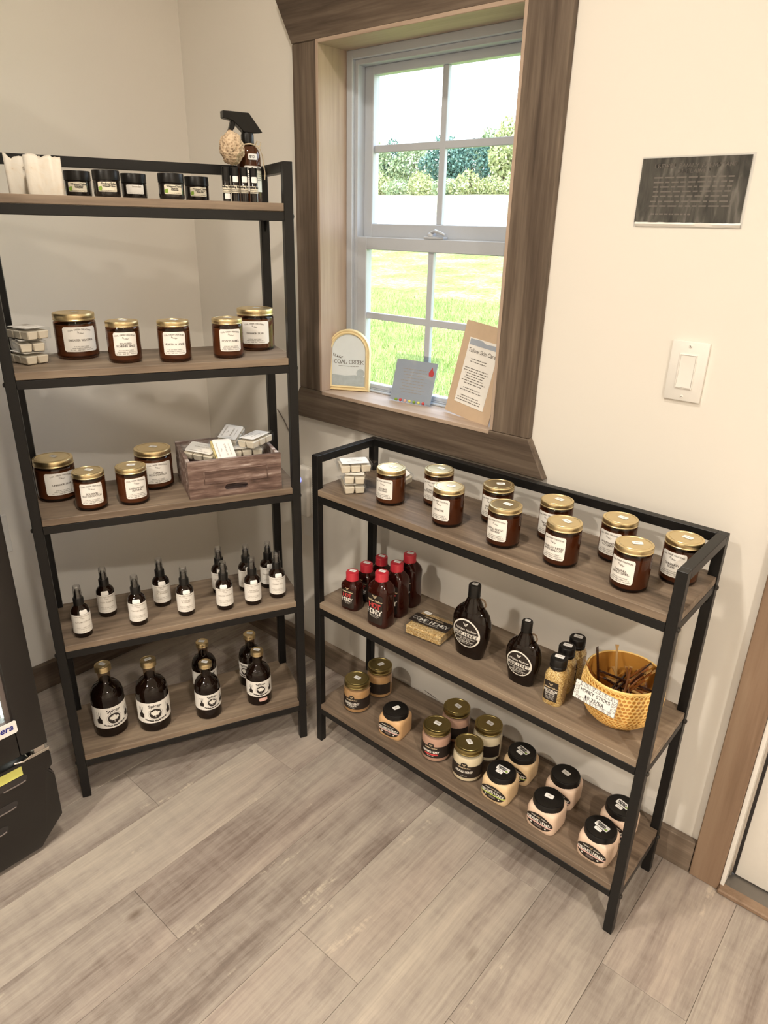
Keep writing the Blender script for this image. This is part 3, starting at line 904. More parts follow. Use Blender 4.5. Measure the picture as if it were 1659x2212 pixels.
def gold_lid(R, z0, z1, key, mat, parent, n=40):
    def mk():
        h = z1 - z0
        return M().lathe([(R * .955, z0 + .0003), (R * 1.005, z0), (R * 1.012, z0 + h * .10), (R * .985, z0 + h * .20), (R * .985, z0 + h * .34), (R * 1.0, z0 + h * .42), (R * 1.0, z0 + h * .86),
                          (R * .985, z1 - h * .04), (R * .94, z1), (R * .87, z1), (R * .85, z1 - .0009), (R * .82, z1 - .0009), (R * .80, z1 - .0002), (0, z1)], n)
    return part(('lid', key), 'lid', mk, mat, parent)

NAMES_TWO = {}
def candle(scent, label, P, delta, big=False, dark=False, sa=.6, group='candle jars'):
    R, H = (.0443, .0975) if big else (.0350, .0872)
    t = thing('candle_jar', label, 'candle', P, face(P, delta), group)
    k = 'big' if big else 'small'
    z1 = H - (.0150 if big else .0112)
    zs = H - (.022 if big else .0165)
    part(('cg', k), 'glass', lambda: M().lathe([(0, .0006), (R * .80, .0), (R * .93, .0012), (R, .0055), (R, zs), (R * .985, zs + .003), (R * .93, zs + .0055), (R * .925, z1 + .004)], 40), 'amber', t)
    rw = R - .0016
    part(('cw', k, dark), 'wax', lambda: M().lathe([(0, .0045), (rw * .9, .0045), (rw, .008), (rw, H * .745), (rw * .97, H * .755), (0, H * .75)], 36), 'waxd' if dark else 'wax', t)
    gold_lid(R * .985, z1, H, k, 'gold', t)
    lw, lh, lz = (.0735, .0530, .0440) if big else (.0500, .0490, .0415)
    lb = part(('cl', k), 'label', lambda: M().patch(cylf(R, .0004), lw, lh, 0, lz, .004, n=22), 'paper', t)
    def text():
        m = M()
        f = cylf(R, .0007)
        words = scent.split('|')
        top = lz + lh / 2
        m.flat(f, bend(caps('COAL CREEK CREATIONS', .0027, True, .2, .12, .22, lw * .86), .09), 0, top - .0052)
        m.flat(f, sprig(.0062), .0008, top - .0118)
        n = len(words)
        for i, w in enumerate(words):
            m.flat(f, caps(w, .0036, True, .22, .13, .2, lw * .84), 0, lz - (.0015 if n == 1 else -.0008) - i * .0052)
        for i, (w, q) in enumerate((('8 OZ SOY WAX CANDLE', .62), ('HAND POURED IN WINGATE, IN', .74), ('SOY WAX - HEMP WICK - FRAGRANCE', .86))):
            m.flat(f, caps(w, .0017, False, .2, .15, .25, lw * q), 0, lz - lh / 2 + .0112 - i * .0037)
        return m
    part(('ct', k, scent), 'lettering', text, 'grey_ink', lb)
    sticker(t, H + .0004, sa - t.rotation_euler.z, R * .08, R * .1)
    return t

def spray_bottle(name, label, P, delta, sticker_dx=.0):
    R = .0218
    t = thing('spray_bottle', label, 'spray bottle', P, face(P, delta), 'room spray bottles')
    part('sb', 'bottle', lambda: M().lathe([(0, .001), (R * .8, 0), (R * .95, .0012), (R, .005), (R, .0655), (R * .97, .0705), (R * .82, .0765), (R * .62, .0805), (.0112, .0835), (.0112, .0868), (0, .0868)], 32), 'brown', t)
    part('sb', 'collar', lambda: M().lathe([(0, .0845), (.0122, .0845), (.0122, .1000), (.0112, .1022), (0, .1022)], 28), 'blackcap', t)
    part('sb', 'nozzle', lambda: M().lathe([(0, .102), (.0078, .102), (.0072, .118), (.0050, .1195), (.0048, .1235), (0, .1240)], 20), 'blackcap', t)
    part('sb', 'overcap', lambda: M().lathe([(.0104, .1018), (.0101, .104), (.0086, .1318), (.0078, .1330), (0, .1330)], 24), 'cap_clear', t)
    lb = part('sb', 'label', lambda: M().patch(cylf(R, .0003), 2 * pi * R * .86, .0500, 0, .0385, 0, n=36), 'paper', t)
    def text():
        m = M()
        f = cylf(R, .0006)
        m.flat(f, caps('COAL CREEK CREATIONS', .0022, True, .2, .13, .2, .036), 0, .0590)
        m.flat(f, sprig(.0046), 0, .0545)
        ws = name.split('|')
        for i, w in enumerate(ws):
            m.flat(f, caps(w, .0031, True, .22, .13, .2, .037), 0, (.0440 if len(ws) == 1 else .0462) - i * .0048)
        m.flat(f, caps('ROOM & LINEN SPRAY', .0020, False, .2, .15, .25, .034), 0, .0292)
        m.flat(f, caps('HAND MADE IN WINGATE, IN', .0015, False, .2, .15, .25, .034), 0, .0252)
        m.flat(f, caps('4 FL OZ', .0015, False, .2, .15, .25, .016), 0, .0190)
        return m
    part(('sbt', name), 'lettering', text, 'pale_ink', lb)
    def stk():
        m = M()
        def f(s, z):
            zz = .0690 + z
            rr = np.interp(zz, [.0655, .0705, .0765, .0805], [R, R * .97, R * .82, R * .62]) + .0008
            return (rr * sin(s / R), -rr * cos(s / R), zz)
        return m.patch(f, .0185, .0105, sticker_dx, .0005, .0012, n=8, rows=5)
    part(('sbs', sticker_dx), 'price_sticker', stk, 'tag', t)
    return t

def maple(big, label, P, delta, ra=.5, orange=False):
    R, H = (.0420, .2030) if big else (.0347, .1655)
    q = H / .2030
    t = thing('syrup_bottle', label, 'syrup bottle', P, face(P, delta), 'maple syrup bottles')
    k = ('mp', big)
    rn = .0158 if big else .0138
    part(k, 'bottle', lambda: M().lathe([(0, .003), (R * .7, .001), (R * .9, 0), (R * .985, .003), (R, .010), (R, .104 * q), (R * .985, .116 * q), (R * .90, .130 * q), (R * .74, .141 * q), (rn * 1.25, .1485 * q), (rn * 1.0, .154 * q), (0, .155 * q)], 44), 'syrup', t)
    part(k, 'neck', lambda: M().lathe([(rn, .153 * q), (rn * .98, .170 * q), (rn * 1.02, .187 * q), (rn, .190 * q)], 32), 'neck', t)
    part(k, 'neck_core', lambda: M().lathe([(rn * .86, .154 * q), (rn * .84, .160 * q), (0, .160 * q)], 24), 'syrup', t)
    gold_lid(rn * 1.28, .1875 * q, H, k, 'gold', t, 32)
    lz, lh = (.0625, .0640) if big else (.0575, .0490)
    lb = part(k, 'label', lambda: M().patch(cylf(R, .0004), 2 * pi * R * .80, lh, 0, lz, 0, n=44), 'paper', t)
    def text():
        m = M()
        f = cylf(R, .0008)
        s = lh / .064
        m.flat(f, sliced(bend(font('Spicer', .0135 * s, .0003), .050 * s)), 0, lz + lh * .335)
        m.flat(f, sliced(disc2(.0158 * s, 36)), 0, lz - lh * .05)
        m.flat(f, ring2(.0184 * s, .0188 * s), 0, lz - lh * .05)
        m.flat(f, bend(font('Heritage Maple Syrup', .0066 * s, .0004), .075 * s, False), 0, lz - lh * .395)
        for sg in (-1, 1):
            x = sg * .0375 * s
            m.flat(f, sliced(poly([(-.006 * s, -.012 * s), (.007 * s, -.012 * s), (.0075 * s, .001), (.004 * s, .004 * s), (.001, .0135 * s), (-.001, .0135 * s), (-.003 * s, .003 * s), (-.007 * s, 0)])), x, lz - .004 * s)
            for dx in (-.005, -.001, .004):
                m.flat(f, poly([(-.0004, 0), (.0004, 0), (.0012 + dx * .3, .013 * s), (.0004 + dx * .3, .013 * s)]), x + dx * s, lz + .006 * s)
        return m
    part(('mpt', big), 'lettering', text, 'dark_label', lb)
    part(('mpl', big), 'leaf_emblem', lambda: M().flat(cylf(R, .0013), sliced(poly([(a * .0128 * lh / .064, b * .0128 * lh / .064) for a, b in MAPLE]), .0015), 0, lz - lh * .05 + .001), 'white_ink', lb)
    if orange:
        part('mpo', 'orange_sticker', lambda: M().patch(cylf(R, .0006), .024, .011, .006, .0215, .001, n=8), 'pink', t)
    sticker(t, H + .0004, ra - t.rotation_euler.z, 0, .002, .018, .011, 'stm')
    return t

def emblem_text(f, z, k, script=True):
    m = M()
    m.flat(f, bee(.0062 * k), 0, z)
    if script:
        m.flat(f, font('Hidden Hollow', .0072 * k, .0002, .35), 0, z - .0105 * k)
    return m

def hot_honey(big, label, P, rz):
    t = thing('hot_honey_bottle', label, 'honey bottle', P, rz, 'hot honey bottles')
    hw, hd, H, q = (.0320, .0265, .1465, 1.0) if big else (.0272, .0225, .1055, .735)
    rc = .0172
    k = ('hh', big)
    zb = H - .0235
    part(k, 'bottle', lambda: M().lathe([(0, .002), (.80, .0015), (.93, .0), (.985, .004), (1.0, .010), (1.0, zb * .30), (.965, zb * .42), (.965, zb * .62), (1.0, zb * .74), (1.0, zb * .82), (.90, zb * .90), (.62, zb * .985), (.50, zb + .002), (.48, zb + .004), (0, zb + .004)], 44, hw, hd, 3.4), 'hot', t)
    part(('hhc', big), 'cap', lambda: M().lathe([(rc * .93, zb), (rc, zb + .001), (rc, zb + .0035), (rc * .965, zb + .0045), (rc * .985, H - .003), (rc * .93, H - .0008), (rc * .80, H), (0, H)], 32), 'red', t)
    f = superf(hw, hd, 3.4, .0006)
    lb = part(k, 'label', lambda: M().patch(f, hw * 1.45, zb * .66, 0, zb * .42, .004, n=20), 'dark_label', t)
    f2 = superf(hw, hd, 3.4, .0010)
    part(k, 'emblem', lambda: emblem_text(f2, .0850 * q, q), 'cream_ink', lb)
    part(k, 'hot_lettering', lambda: M().flat(f2, caps('HOT', .0128 * q, True, .24, .13, .2, .034 * q), 0, .0610 * q), 'red_ink', lb)
    def tx():
        m = M()
        m.flat(f2, caps('HONEY', .0130 * q, True, .24, .12, .12, .0425 * q), 0, .0440 * q)
        m.flat(f2, caps('NATURAL RAW HONEY', .0018 * q, False, .2, .15, .2, .036 * q), 0, .0325 * q)
        m.flat(f2, caps('NET WT 12 OZ', .0018 * q, False, .2, .15, .2, .024 * q), 0, .0285 * q)
        return m
    part(k, 'lettering', tx, 'white_ink', lb)
    sticker(t, H + .0004, .25 - rz, 0, .002, .018, .012, 'sth')
    return t

def flask(k, label, P, rz, key):
    t = thing('dark_honey_flask', label, 'honey bottle', P, rz, 'dark honey flasks')
    hw, hd = .0490 * k, .0260 * k
    pr = [(0, .002), (.60, .002), (.70, 0), (.745, .004), (.79, .018), (.90, .040), (.985, .066), (1.0, .082), (.975, .097), (.87, .113), (.70, .124), (.54, .130)]
    n = 44
    def body():
        m = M()
        m.lathe([(r, z * k) for r, z in pr], n, hw, hd, 2.5)
        return m
    part(('fl', key), 'bottle', body, 'syrup', t)
    rn = .0135 * k
    part(('fln', key), 'neck', lambda: M().lathe([(1.9 * rn, .122 * k), (1.75 * rn, .131 * k), (1.28 * rn, .145 * k), (1.0 * rn, .155 * k), (1.0 * rn, .160 * k), (0, .160 * k)], 28), 'syrup', t)
    part(('flc', key), 'cap', lambda: M().lathe([(rn * .98, .156 * k), (rn * 1.10, .157 * k), (rn * 1.06, .163 * k), (rn * 1.08, .183 * k), (rn * .98, .186 * k), (0, .186 * k)], 28), 'blackcap', t)
    part(('flh', key), 'ring_handle', lambda: M().tube([(.0225 * k + .0100 * k * cos(a), 0, .1425 * k + .0120 * k * sin(a)) for a in [2 * pi * i / 20 for i in range(20)]], .0021 * k, 8, True), 'clear', t)
    t.children[-1].data.materials[0] = MAT['neck']
    r = .0368 * k
    zc = .0672 * k
    def ff(e):
        def f(s, z):
            zz = z / k
            w = np.interp(zz, [p[1] for p in pr[2:]], [p[0] for p in pr[2:]])
            q = max(0.0, 1 - abs(s / (hw * w)) ** 2.5)
            return (s, -hd * w * q ** .4 - e, z)
        return f
    def disc(e, rr):
        m = M()
        nn, mm = 48, 8
        for i in range(mm + 1):
            for j in range(nn):
                a = 2 * pi * j / nn
                m.v.append(ff(e)(rr * i / mm * cos(a), zc + rr * i / mm * sin(a)))
        for i in range(mm):
            for j in range(nn):
                m.f.append((i * nn + j, i * nn + (j + 1) % nn, (i + 1) * nn + (j + 1) % nn, (i + 1) * nn + j))
        return m
    lb = part(('flb', key), 'label', lambda: disc(.0008, r), 'white_ink', t)
    part(('fld', key), 'label_field', lambda: disc(.0014, r * .91), 'dark_label', lb)
    def band():
        m = M()
        f = ff(.0022)
        hh = .0052 * k
        for i in range(25):
            x = r * .955 * (-1 + 2 * i / 24)
            m.v += [f(x * cos(.12), zc - .0015 * k - hh), f(x * cos(.12), zc - .0015 * k + hh)]
        for i in range(24):
            m.f.append((2 * i, 2 * i + 2, 2 * i + 3, 2 * i + 1))
        return m
    part(('flw', key), 'name_band', band, 'white_ink', lb)
    part(('flt', key), 'lettering', lambda: M().flat(ff(.0028), caps('DARK HONEY', .0080 * k, True, .17, .08, .16, r * 1.72), 0, zc - .0015 * k), 'dark_label', lb)
    def tx():
        m = M()
        f = ff(.0022)
        m.flat(f, bee(.0062 * k), 0, zc + .0232 * k)
        m.flat(f, font('Hidden Hollow', .0090 * k, .0001 * k, .35), 0, zc + .0105 * k)
        for i, (w, q) in enumerate((('NATURAL RAW DELICIOUS', .80), ('NET WT 22 OZ', .62), ('HIDDEN HOLLOW HONEY', .62), ('WINGATE, IN 47994', .45))):
            m.flat(f, caps(w, .0027 * k, False, .2, .15, .2, r * 2 * q), 0, zc - .0112 * k - i * .0046 * k)
        return m
    part(('flx', key), 'emblem', tx, 'white_ink', lb)
    sticker(t, .186 * k + .0004, .3 - rz, 0, .001, .014 * k, .012 * k, 'stf')
    return t

def pollen(label, P, rz):
    t = thing('bee_pollen_bottle', label, 'pollen bottle', P, rz, 'bee pollen bottles')
    hw = .0218
    part('bp', 'bottle', lambda: M().lathe([(0, .002), (.85, .001), (.95, 0), (1.0, .005), (1.0, .066), (.97, .072), (.72, .083), (.66, .086), (0, .087)], 40, hw, hw, 3.6), 'pollen', t)
    part('bp', 'cap', lambda: M().lathe([(.0150, .0845), (.0178, .0850), (.0180, .091), (.0165, .0925), (.0165, .0945), (.0180, .0955), (.0180, .1075), (.0165, .1098), (0, .1100)], 32), 'blackcap', t)
    f = superf(hw, hw, 3.6, .0005)
    lb = part('bp', 'label', lambda: M().patch(f, .0315, .0480, -.001, .0355, .001, n=14), 'dark_label', t)
    f2 = superf(hw, hw, 3.6, .0010)
    part('bp', 'emblem', lambda: emblem_text(lambda s, z: f2(s - .001, z), .0510, .66), 'cream_ink', lb)
    def tx():
        m = M()
        g = lambda s, z: f2(s - .001, z)
        m.flat(g, caps('BEE POLLEN', .0046, True, .26, .15, .14, .029), 0, .0372)
        m.flat(g, caps('GRANULES', .0036, True, .26, .15, .14, .020), 0, .0316)
        m.flat(g, caps('RAW NATURAL', .0024, False, .2, .15, .2, .022), 0, .0262)
        m.flat(g, bars(3, .022, .0008, .0028, .2, 6), 0, .0215)
        return m
    part('bp', 'lettering', tx, 'white_ink', lb)
    sticker(t, .1104, .2 - rz, 0, .002, .019, .013, 'stp')
    return t

def creamed(label, P, delta, mat, red=False, line=None, sa=.4):
    R, H = .0376, .0945
    t = thing('creamed_honey_jar', label, 'honey jar', P, face(P, delta), 'round creamed honey jars')
    part('cj', 'honey', lambda: M().lathe([(0, .003), (R * .85, .003), (R * .97, .006), (R * .985, .014), (R * .985, .064), (R * .93, .072), (0, .0735)], 40), mat, t)
    part('cj', 'glass', lambda: M().lathe([(0, .001), (R * .78, .0), (R * .95, .002), (R, .008), (R, .063), (R * .975, .0695), (R * .90, .0765), (R * .885, .084)], 40), 'clear', t)
    gold_lid(R * .945, .0805, H, 'cj', 'goldd', t)
    def lab():
        m = M()
        f = cylf(R, .0005)
        m.patch(f, 2 * pi * R * .72, .0350, 0, .0335, 0, n=44)
        m.flat(f, poly([(-.0075, .050), (.0075, .050), (.0088, .0545), (.0060, .0600), (-.0060, .0600), (-.0088, .0545)]))
        return m
    lb = part('cj', 'label', lab, 'dark_label', t)
    f2 = cylf(R, .0010)
    part('cj', 'emblem', lambda: emblem_text(f2, .0535, .72), 'cream_ink', lb)
    def tx():
        m = M()
        m.flat(f2, caps('CREAMED HONEY', .0056, True, .26, .15, .14, .044), 0, .0345)
        if line:
            m.flat(f2, caps(line, .0042, False, .24, .2, .2, .028), 0, .0275)
        m.flat(f2, caps('NET WT 12 OZ', .0017, False, .2, .15, .2, .018), 0, .0215)
        return m
    part(('cjt', line), 'lettering', tx, 'white_ink', lb)
    if red:
        part('cjr', 'flavour_strip', lambda: M().patch(f2, .036, .0046, .002, .0268, .0008, n=10), 'red_ink', lb)
    sticker(t, H + .0004, sa - t.rotation_euler.z, 0, .003, .019, .013, 'stc')
    return t

def square_jar(label, P, rz, mat, band, logo=False, sa=.2):
    t = thing('square_honey_jar', label, 'honey jar', P, rz, 'square creamed honey jars')
    hw = .0368
    part('sq', 'jar', lambda: M().lathe([(0, .002), (.86, .001), (.95, .0), (.99, .004), (1.0, .010), (1.0, .044), (.985, .050), (.93, .0555), (.84, .058), (0, .059)], 48, hw, hw, 5.0), mat, t)
    rl = .0348
    part('sq', 'lid', lambda: M().lathe([(rl * .96, .0560), (rl, .0565), (rl * 1.01, .0600), (rl, .0610), (rl, .0690), (rl * .96, .0715), (rl * .90, .0720), (rl * .87, .0714), (0, .0714)], 44), 'blackcap', t)
    lz = .0268
    f = superf(hw, hw, 5.0, .0006)
    f2 = superf(hw, hw, 5.0, .0012)
    f3 = superf(hw, hw, 5.0, .0017)
    lb = part('sq', 'label', lambda: M().patch(f, .0660, .0400, 0, lz, ell=True, n=28), 'dark_label', t)
    def bnd():
        m = M()
        for i in range(21):
            x = -.0322 + .0644 * i / 20
            m.v += [f2(x, lz - .0062), f2(x, lz - .0026)]
        for i in range(20):
            m.f.append((2 * i, 2 * i + 2, 2 * i + 3, 2 * i + 1))
        return m
    part(('sqb', band), 'flavour_band', bnd, band, lb)
    def tx():
        m = M()
        m.flat(f3, bend(caps('CREAMED HONEY', .0072, True, .26, .15, .14, .0590), .20), 0, lz + .0030)
        m.flat(f2, font('Hidden', .0048, .0001, .3), -.0125, lz + .0118)
        m.flat(f2, font('Hollow', .0048, .0001, .3), .0125, lz + .0118)
        m.flat(f2, disc2(.0022, 10), -.018, lz - .0105)
        m.flat(f2, disc2(.0022, 10), .018, lz - .0105)
        return m
    part('sq', 'lettering', tx, 'white_ink', lb)
    part('sq', 'emblem', lambda: M().flat(f2, bee(.0036), 0, lz + .0118), 'cream_ink', lb)
    part('sq', 'net_weight_panel', lambda: M().patch(f2, .018, .0065, 0, lz - .0115, .0005, n=6), 'gasket', lb)
    if logo:
        g = part('sql', 'logo_sticker', lambda: M().patch(topf(0), .032, .0165, r=.0022, n=14), 'tag', t, (.001, .004, .0718), (0, 0, sa - rz))
        part('sql', 'lettering', lambda: M().flat(topf(.0003), caps('INDIANA', .0040, False, .3, .24, .1, .021), -.0025, .0026).flat(topf(.0003), caps('GROWN', .0040, False, .3, .24, .1, .018), -.001, -.0024), 'ink', g)
        part('sql', 'leaf_mark', lambda: M().flat(topf(.0003), leaf2(0, 0, .007, .0055, .6), .0085, -.0050), 'green_ink', g)
        sticker(t, .0717, sa - rz, -.002 + .003 * sin(sa), -.0095, .017, .009, 'stq')
    else:
        sticker(t, .0718, sa - rz, -.001, .004, .020, .013, 'stq')
    return t

def clamshell(label, P, rz, group, tilt=(0, 0), yellow=False, text=''):
    t = thing('wax_melt_pack', label, 'wax melts', P, rz, group)
    t.rotation_euler = (tilt[0], tilt[1], rz)
    key = ('cs', yellow)
    for i in range(2):
        for j in range(3):
            part(key, 'wax_cube', lambda: M().add([(-.0105, -.0105, .0012), (.0105, -.0105, .0012), (.0105, .0105, .0012), (-.0105, .0105, .0012), (-.0122, -.0122, .0178), (.0122, -.0122, .0178), (.0122, .0122, .0178), (-.0122, .0122, .0178)], [(3, 2, 1, 0), (4, 5, 6, 7), (0, 1, 5, 4), (1, 2, 6, 5), (2, 3, 7, 6), (3, 0, 4, 7)]),
                 'melt_y' if yellow else 'melt', t, (-.0128 + .0256 * i, -.0256 + .0256 * j, 0), bevel=.0016)
    def shell():
        m = M()
        z = .0188
        a, b = .0272, .0400
        m.add([(-a, -b, 0.0002), (a, -b, .0002), (a, b, .0002), (-a, b, .0002), (-a, -b, z), (a, -b, z), (a, b, z), (-a, b, z)], [(0, 1, 5, 4), (1, 2, 6, 5), (2, 3, 7, 6), (3, 0, 4, 7)])
        c, d = .0335, .0475
        m.add([(-c, -d, z), (c, -d, z), (c, d, z), (-c, d, z), (-a, -b, z), (a, -b, z), (a, b, z), (-a, b, z)], [(0, 1, 5, 4), (1, 2, 6, 5), (2, 3, 7, 6), (3, 0, 4, 7)])
        e, g = .0280, .0410
        m.add([(-e, -g, z + .0006), (e, -g, z + .0006), (e, g, z + .0006), (-e, g, z + .0006), (-e + .001, -g + .001, z + .0050), (e - .001, -g + .001, z + .0050), (e - .001, g - .001, z + .0050), (-e + .001, g - .001, z + .0050)], [(0, 1, 5, 4), (1, 2, 6, 5), (2, 3, 7, 6), (3, 0, 4, 7), (4, 5, 6, 7)])
        m.add([(-.012, d, z), (.012, d, z), (.008, d + .010, z + .0015), (-.008, d + .010, z + .0015)], [(0, 1, 2, 3)])
        return m
    part('csh', 'clamshell', shell, 'clear', t)
    lb = part('csl', 'label', lambda: M().patch(topf(0), .0470, .0680, r=.003, n=12), 'paper', t, (0, 0, .0242))
    part('csl', 'lettering', lambda: M().flat(topf(.0003, pi / 2), merge((caps('COAL CREEK CREATIONS', .0026, True, .2, .13, .2, .045), 0, .016), (sprig(.0055), 0, .0085), (caps('SOY WAX MELTS', .0034, True, .2, .13, .2, .036), 0, -.004), (caps('HAND POURED IN WINGATE, IN', .0016, False, .2, .15, .2, .036), 0, -.0135))), 'pale_ink', lb)
    return t

# ------------------------------------------------------------------ tall unit, top board
def tallow(label, u, v, delta, lines, faded=False):
    P = PL(u, v, 1)
    R, H = .0260, .0495
    t = thing('tallow_jar', label, 'cosmetic jar', P, face(P, delta), 'whipped tallow jars')
    part('tj', 'jar', lambda: M().lathe([(0, .001), (R * .85, 0), (R * .96, .002), (R * .985, .006), (R * .985, .0300), (R * .93, .0315), (0, .0316)], 36), 'tallow', t)
    part('tj', 'lid', lambda: M().lathe([(R * .95, .0312), (R, .0316), (R, .0480), (R * .975, .0495), (0, .0495)], 40), 'blackcap', t)
    lb = part(('tjl', faded), 'label', lambda: M().patch(cylf(R, .0004), .0370, .0178, 0, .0188, .0008, n=16), 'paper' if faded else 'cream_paper', t)
    def tx():
        m = M()
        f = cylf(R, .0008)
        y = .0240
        for i, (s, sz) in enumerate(lines):
            m.flat(f, font(s, sz, .00014), .003, y)
            y -= sz * .72
        m.flat(f, bars(1, .030, .0006, .0016, .15, 4), .001, .0118)
        return m
    part(None, 'lettering', tx, 'pale_ink' if faded else 'ink', lb)
    if not faded:
        part('tjg', 'leaf_print', lambda: M().flat(cylf(R, .0007), leaf2(0, 0, .010, .008, radians(55)), -.0165, .0120), 'green_ink', lb)
    return t
tallow('dark whipped tallow jar beside the standing soap bars, first from the left', -.4214, .135, -4, [('Whipped Tallow', .0047), ('Unscented', .0038), ('Finding Eden', .0029)])
tallow('dark tallow jar whose label is headed by the large words Finding Eden', -.3705, .060, 2, [('Finding Eden', .0058), ('Whipped Tallow', .0037)])
tallow('dark tallow jar with a silvery faded label, behind the Finding Eden one', -.3107, .135, 4, [('Lavender', .005)], True)
tallow('dark whipped tallow jar with a bright cream label, front of the right-hand pair', -.2445, .060, 8, [('Whipped Tallow', .0048), ('Lavender', .0038), ('Finding Eden', .0029)])
tallow('dark whipped tallow jar with a dim label, rear of the right-hand pair', -.1788, .135, 8, [('Whipped Tallow', .0046), ('Healing Citrus', .0036), ('Finding Eden', .0029)])

def soap(label, u, v, seed, rz):
    P = PL(u, v, 1)
    t = thing('soap_bar', label, 'soap', P, LA + rz, 'soap bars on the top board')
    r = random.Random(seed)
    n = 15
    top = [(.0705 + .0020 * sin(i * .9 + seed) + .0022 * r.uniform(-1, 1) + (.0022 if i > n - 3 or i < 3 else 0)) for i in range(n)]
    def mk():
        m = M()
        hw, th = .0330, .0145
        for i in range(n):
            x = -hw + 2 * hw * i / (n - 1)
            e = .0025 if i in (0, n - 1) else 0
            sk = .004 * (1 - i / (n - 1))
            m.v += [(x, -th + e, 0), (x, th - e, 0), (x - sk * .3, th - e, top[i] - .002), (x - sk * .3, 0, top[i] + .0018 * r.random()), (x - sk * .3, -th + e, top[i] - .003)]
        for i in range(n - 1):
            a = 5 * i
            for k in range(5):
                j = (k + 1) % 5
                m.f.append((a + k, a + 5 + k, a + 5 + j, a + j))
        m.f += [(0, 1, 2, 3, 4), tuple(5 * (n - 1) + q for q in (4, 3, 2, 1, 0))]
        return m
    put('bar', mk().mesh('bar', .0006, 1, 40), 'soap', t)
    return t
s1 = soap('cream soap bar with a wavy top, farthest left, half behind another bar', -.5190, .150, 2, .02)
part(None, 'pencilled_price', lambda: M().flat(frontf(.0150), caps('$ 7', .006, False, .12, .1), .004, .050), 'pale_ink', s1)
soap('cream soap bar with brown swirls and a wavy top, next to the tallow jars', -.4822, .095, 5, -.05)

def tube(label, u, low=False):
    P = PL(u, .050, 1)
    R = .0084
    t = thing('roll_on_tube', label, 'roll-on bottle', P, face(P, 3), 'roll-on bottles on the top board')
    part('rt', 'vial', lambda: M().lathe([(0, .0005), (R * .9, 0), (R, .001), (R, .0400), (R * .9, .0415), (0, .0415)], 24), 'tallow', t)
    part('rt', 'cap', lambda: M().lathe([(R * .95, .0400), (R * 1.0, .0405), (R * 1.0, .0660), (R * .85, .0675), (0, .0675)], 24), 'blackcap', t)
    lb = part('rt', 'label', lambda: M().patch(cylf(R, .0003), .024, .0140, 0, .0245, 0, n=14), 'cream_paper', t)
    part('rt', 'lettering', lambda: M().flat(cylf(R, .0006), font('Finding Eden', .0052, .0003), 0, .0285).flat(cylf(R, .0006), bars(2, .018, .0011, .0032, .1, 3), 0, .0225), 'ink', lb)
    z = .0105 if low else .0440
    part(('rts', low), 'price_sticker', lambda: M().patch(cylf(R, .0006), .0115, .0105 if low else .0115, .001, z, .001, n=8), 'tag', t)
    return t
tube('dark roll-on bottle with its price tag near the base, first of the row of four', -.1316, True)
tube('dark roll-on bottle with price tag on the cap, second in the row of four', -.1128)
tube('dark roll-on bottle with price tag on the cap, third in the row of four', -.0933)
tube('dark roll-on bottle with price tag on the cap, last of four, before the trigger sprayer', -.0723)

P = PL(-.0585, .142, 1)
t = thing('trigger_sprayer', 'amber bottle with black trigger spray head and twine round its neck, on the top board', 'spray bottle', P, LA + .10)
part(None, 'bottle', lambda: M().lathe([(0, .001), (.022, 0), (.0255, .002), (.0268, .006), (.0268, .0930), (.0255, .1030), (.0215, .1120), (.0150, .1180), (.0130, .1200), (.0130, .1240), (0, .1240)], 40), 'amber', t)
part(None, 'liquid', lambda: M().lathe([(0, .003), (.0240, .003), (.0252, .006), (.0252, .0900), (.022, .1000), (0, .1000)], 32), 'waxd', t)
hd_ = part(None, 'spray_head', lambda: M().lathe([(0, .121), (.0142, .121), (.0142, .138), (.0125, .1435), (0, .1435)], 28).prism([(-.056, .1670), (-.056, .1815), (.0030, .1815), (.0330, .1450), (.0150, .1430), (-.0100, .1430), (-.0340, .1640)], -.0095, .0095, 'y'), 'blackcap', t, bevel=.0012)
part(None, 'trigger', lambda: M().prism([(-.0360, .1660), (-.0260, .1640), (-.0300, .1500), (-.0480, .1280), (-.0520, .1290), (-.0420, .1480)], -.006, .006, 'y'), 'blackcap', hd_, bevel=.0012)
lb = part(None, 'label', lambda: M().patch(cylf(.0268, .0005), .052, .052, .006, .0500, .0015, n=20), 'paper', t)
part(None, 'lettering', lambda: M().flat(cylf(.0268, .0009), font('Finding Eden', .0085, .0004), .006, .0700).flat(cylf(.0268, .0009), bars(4, .040, .0011, .0042, .3, 8), .006, .060), 'ink', lb)
st = part(None, 'price_sticker', lambda: M().patch(cylf(.0268, .0006), .0205, .0120, .001, .0945, .0012, n=10), 'tag', t)
part(None, 'lettering', lambda: M().flat(cylf(.0268, .0010), caps('$10', .0048, False, .16, .14, .3), -.001, .0945), 'ink', st)
tw = part(None, 'twine', lambda: M().tube([(.0150 * cos(a), .0150 * sin(a), .1195 + .001 * sin(3 * a)) for a in [2 * pi * i / 24 for i in range(24)]], .0016, 6, True).tube([(.0150, -.006, .1195), (.0240, -.010, .1150), (.0285, -.014, .098), (.0300, -.014, .080), (.0330, -.014, .065), (.0320, -.013, .050)], .0014, 6).tube([(.0150, -.004, .1195), (.0200, -.016, .112), (.0250, -.017, .124), (.0180, -.012, .128), (.0150, -.006, .1195)], .0012, 6), 'twine', t)
P2 = PL(-.1010, .112, 1)
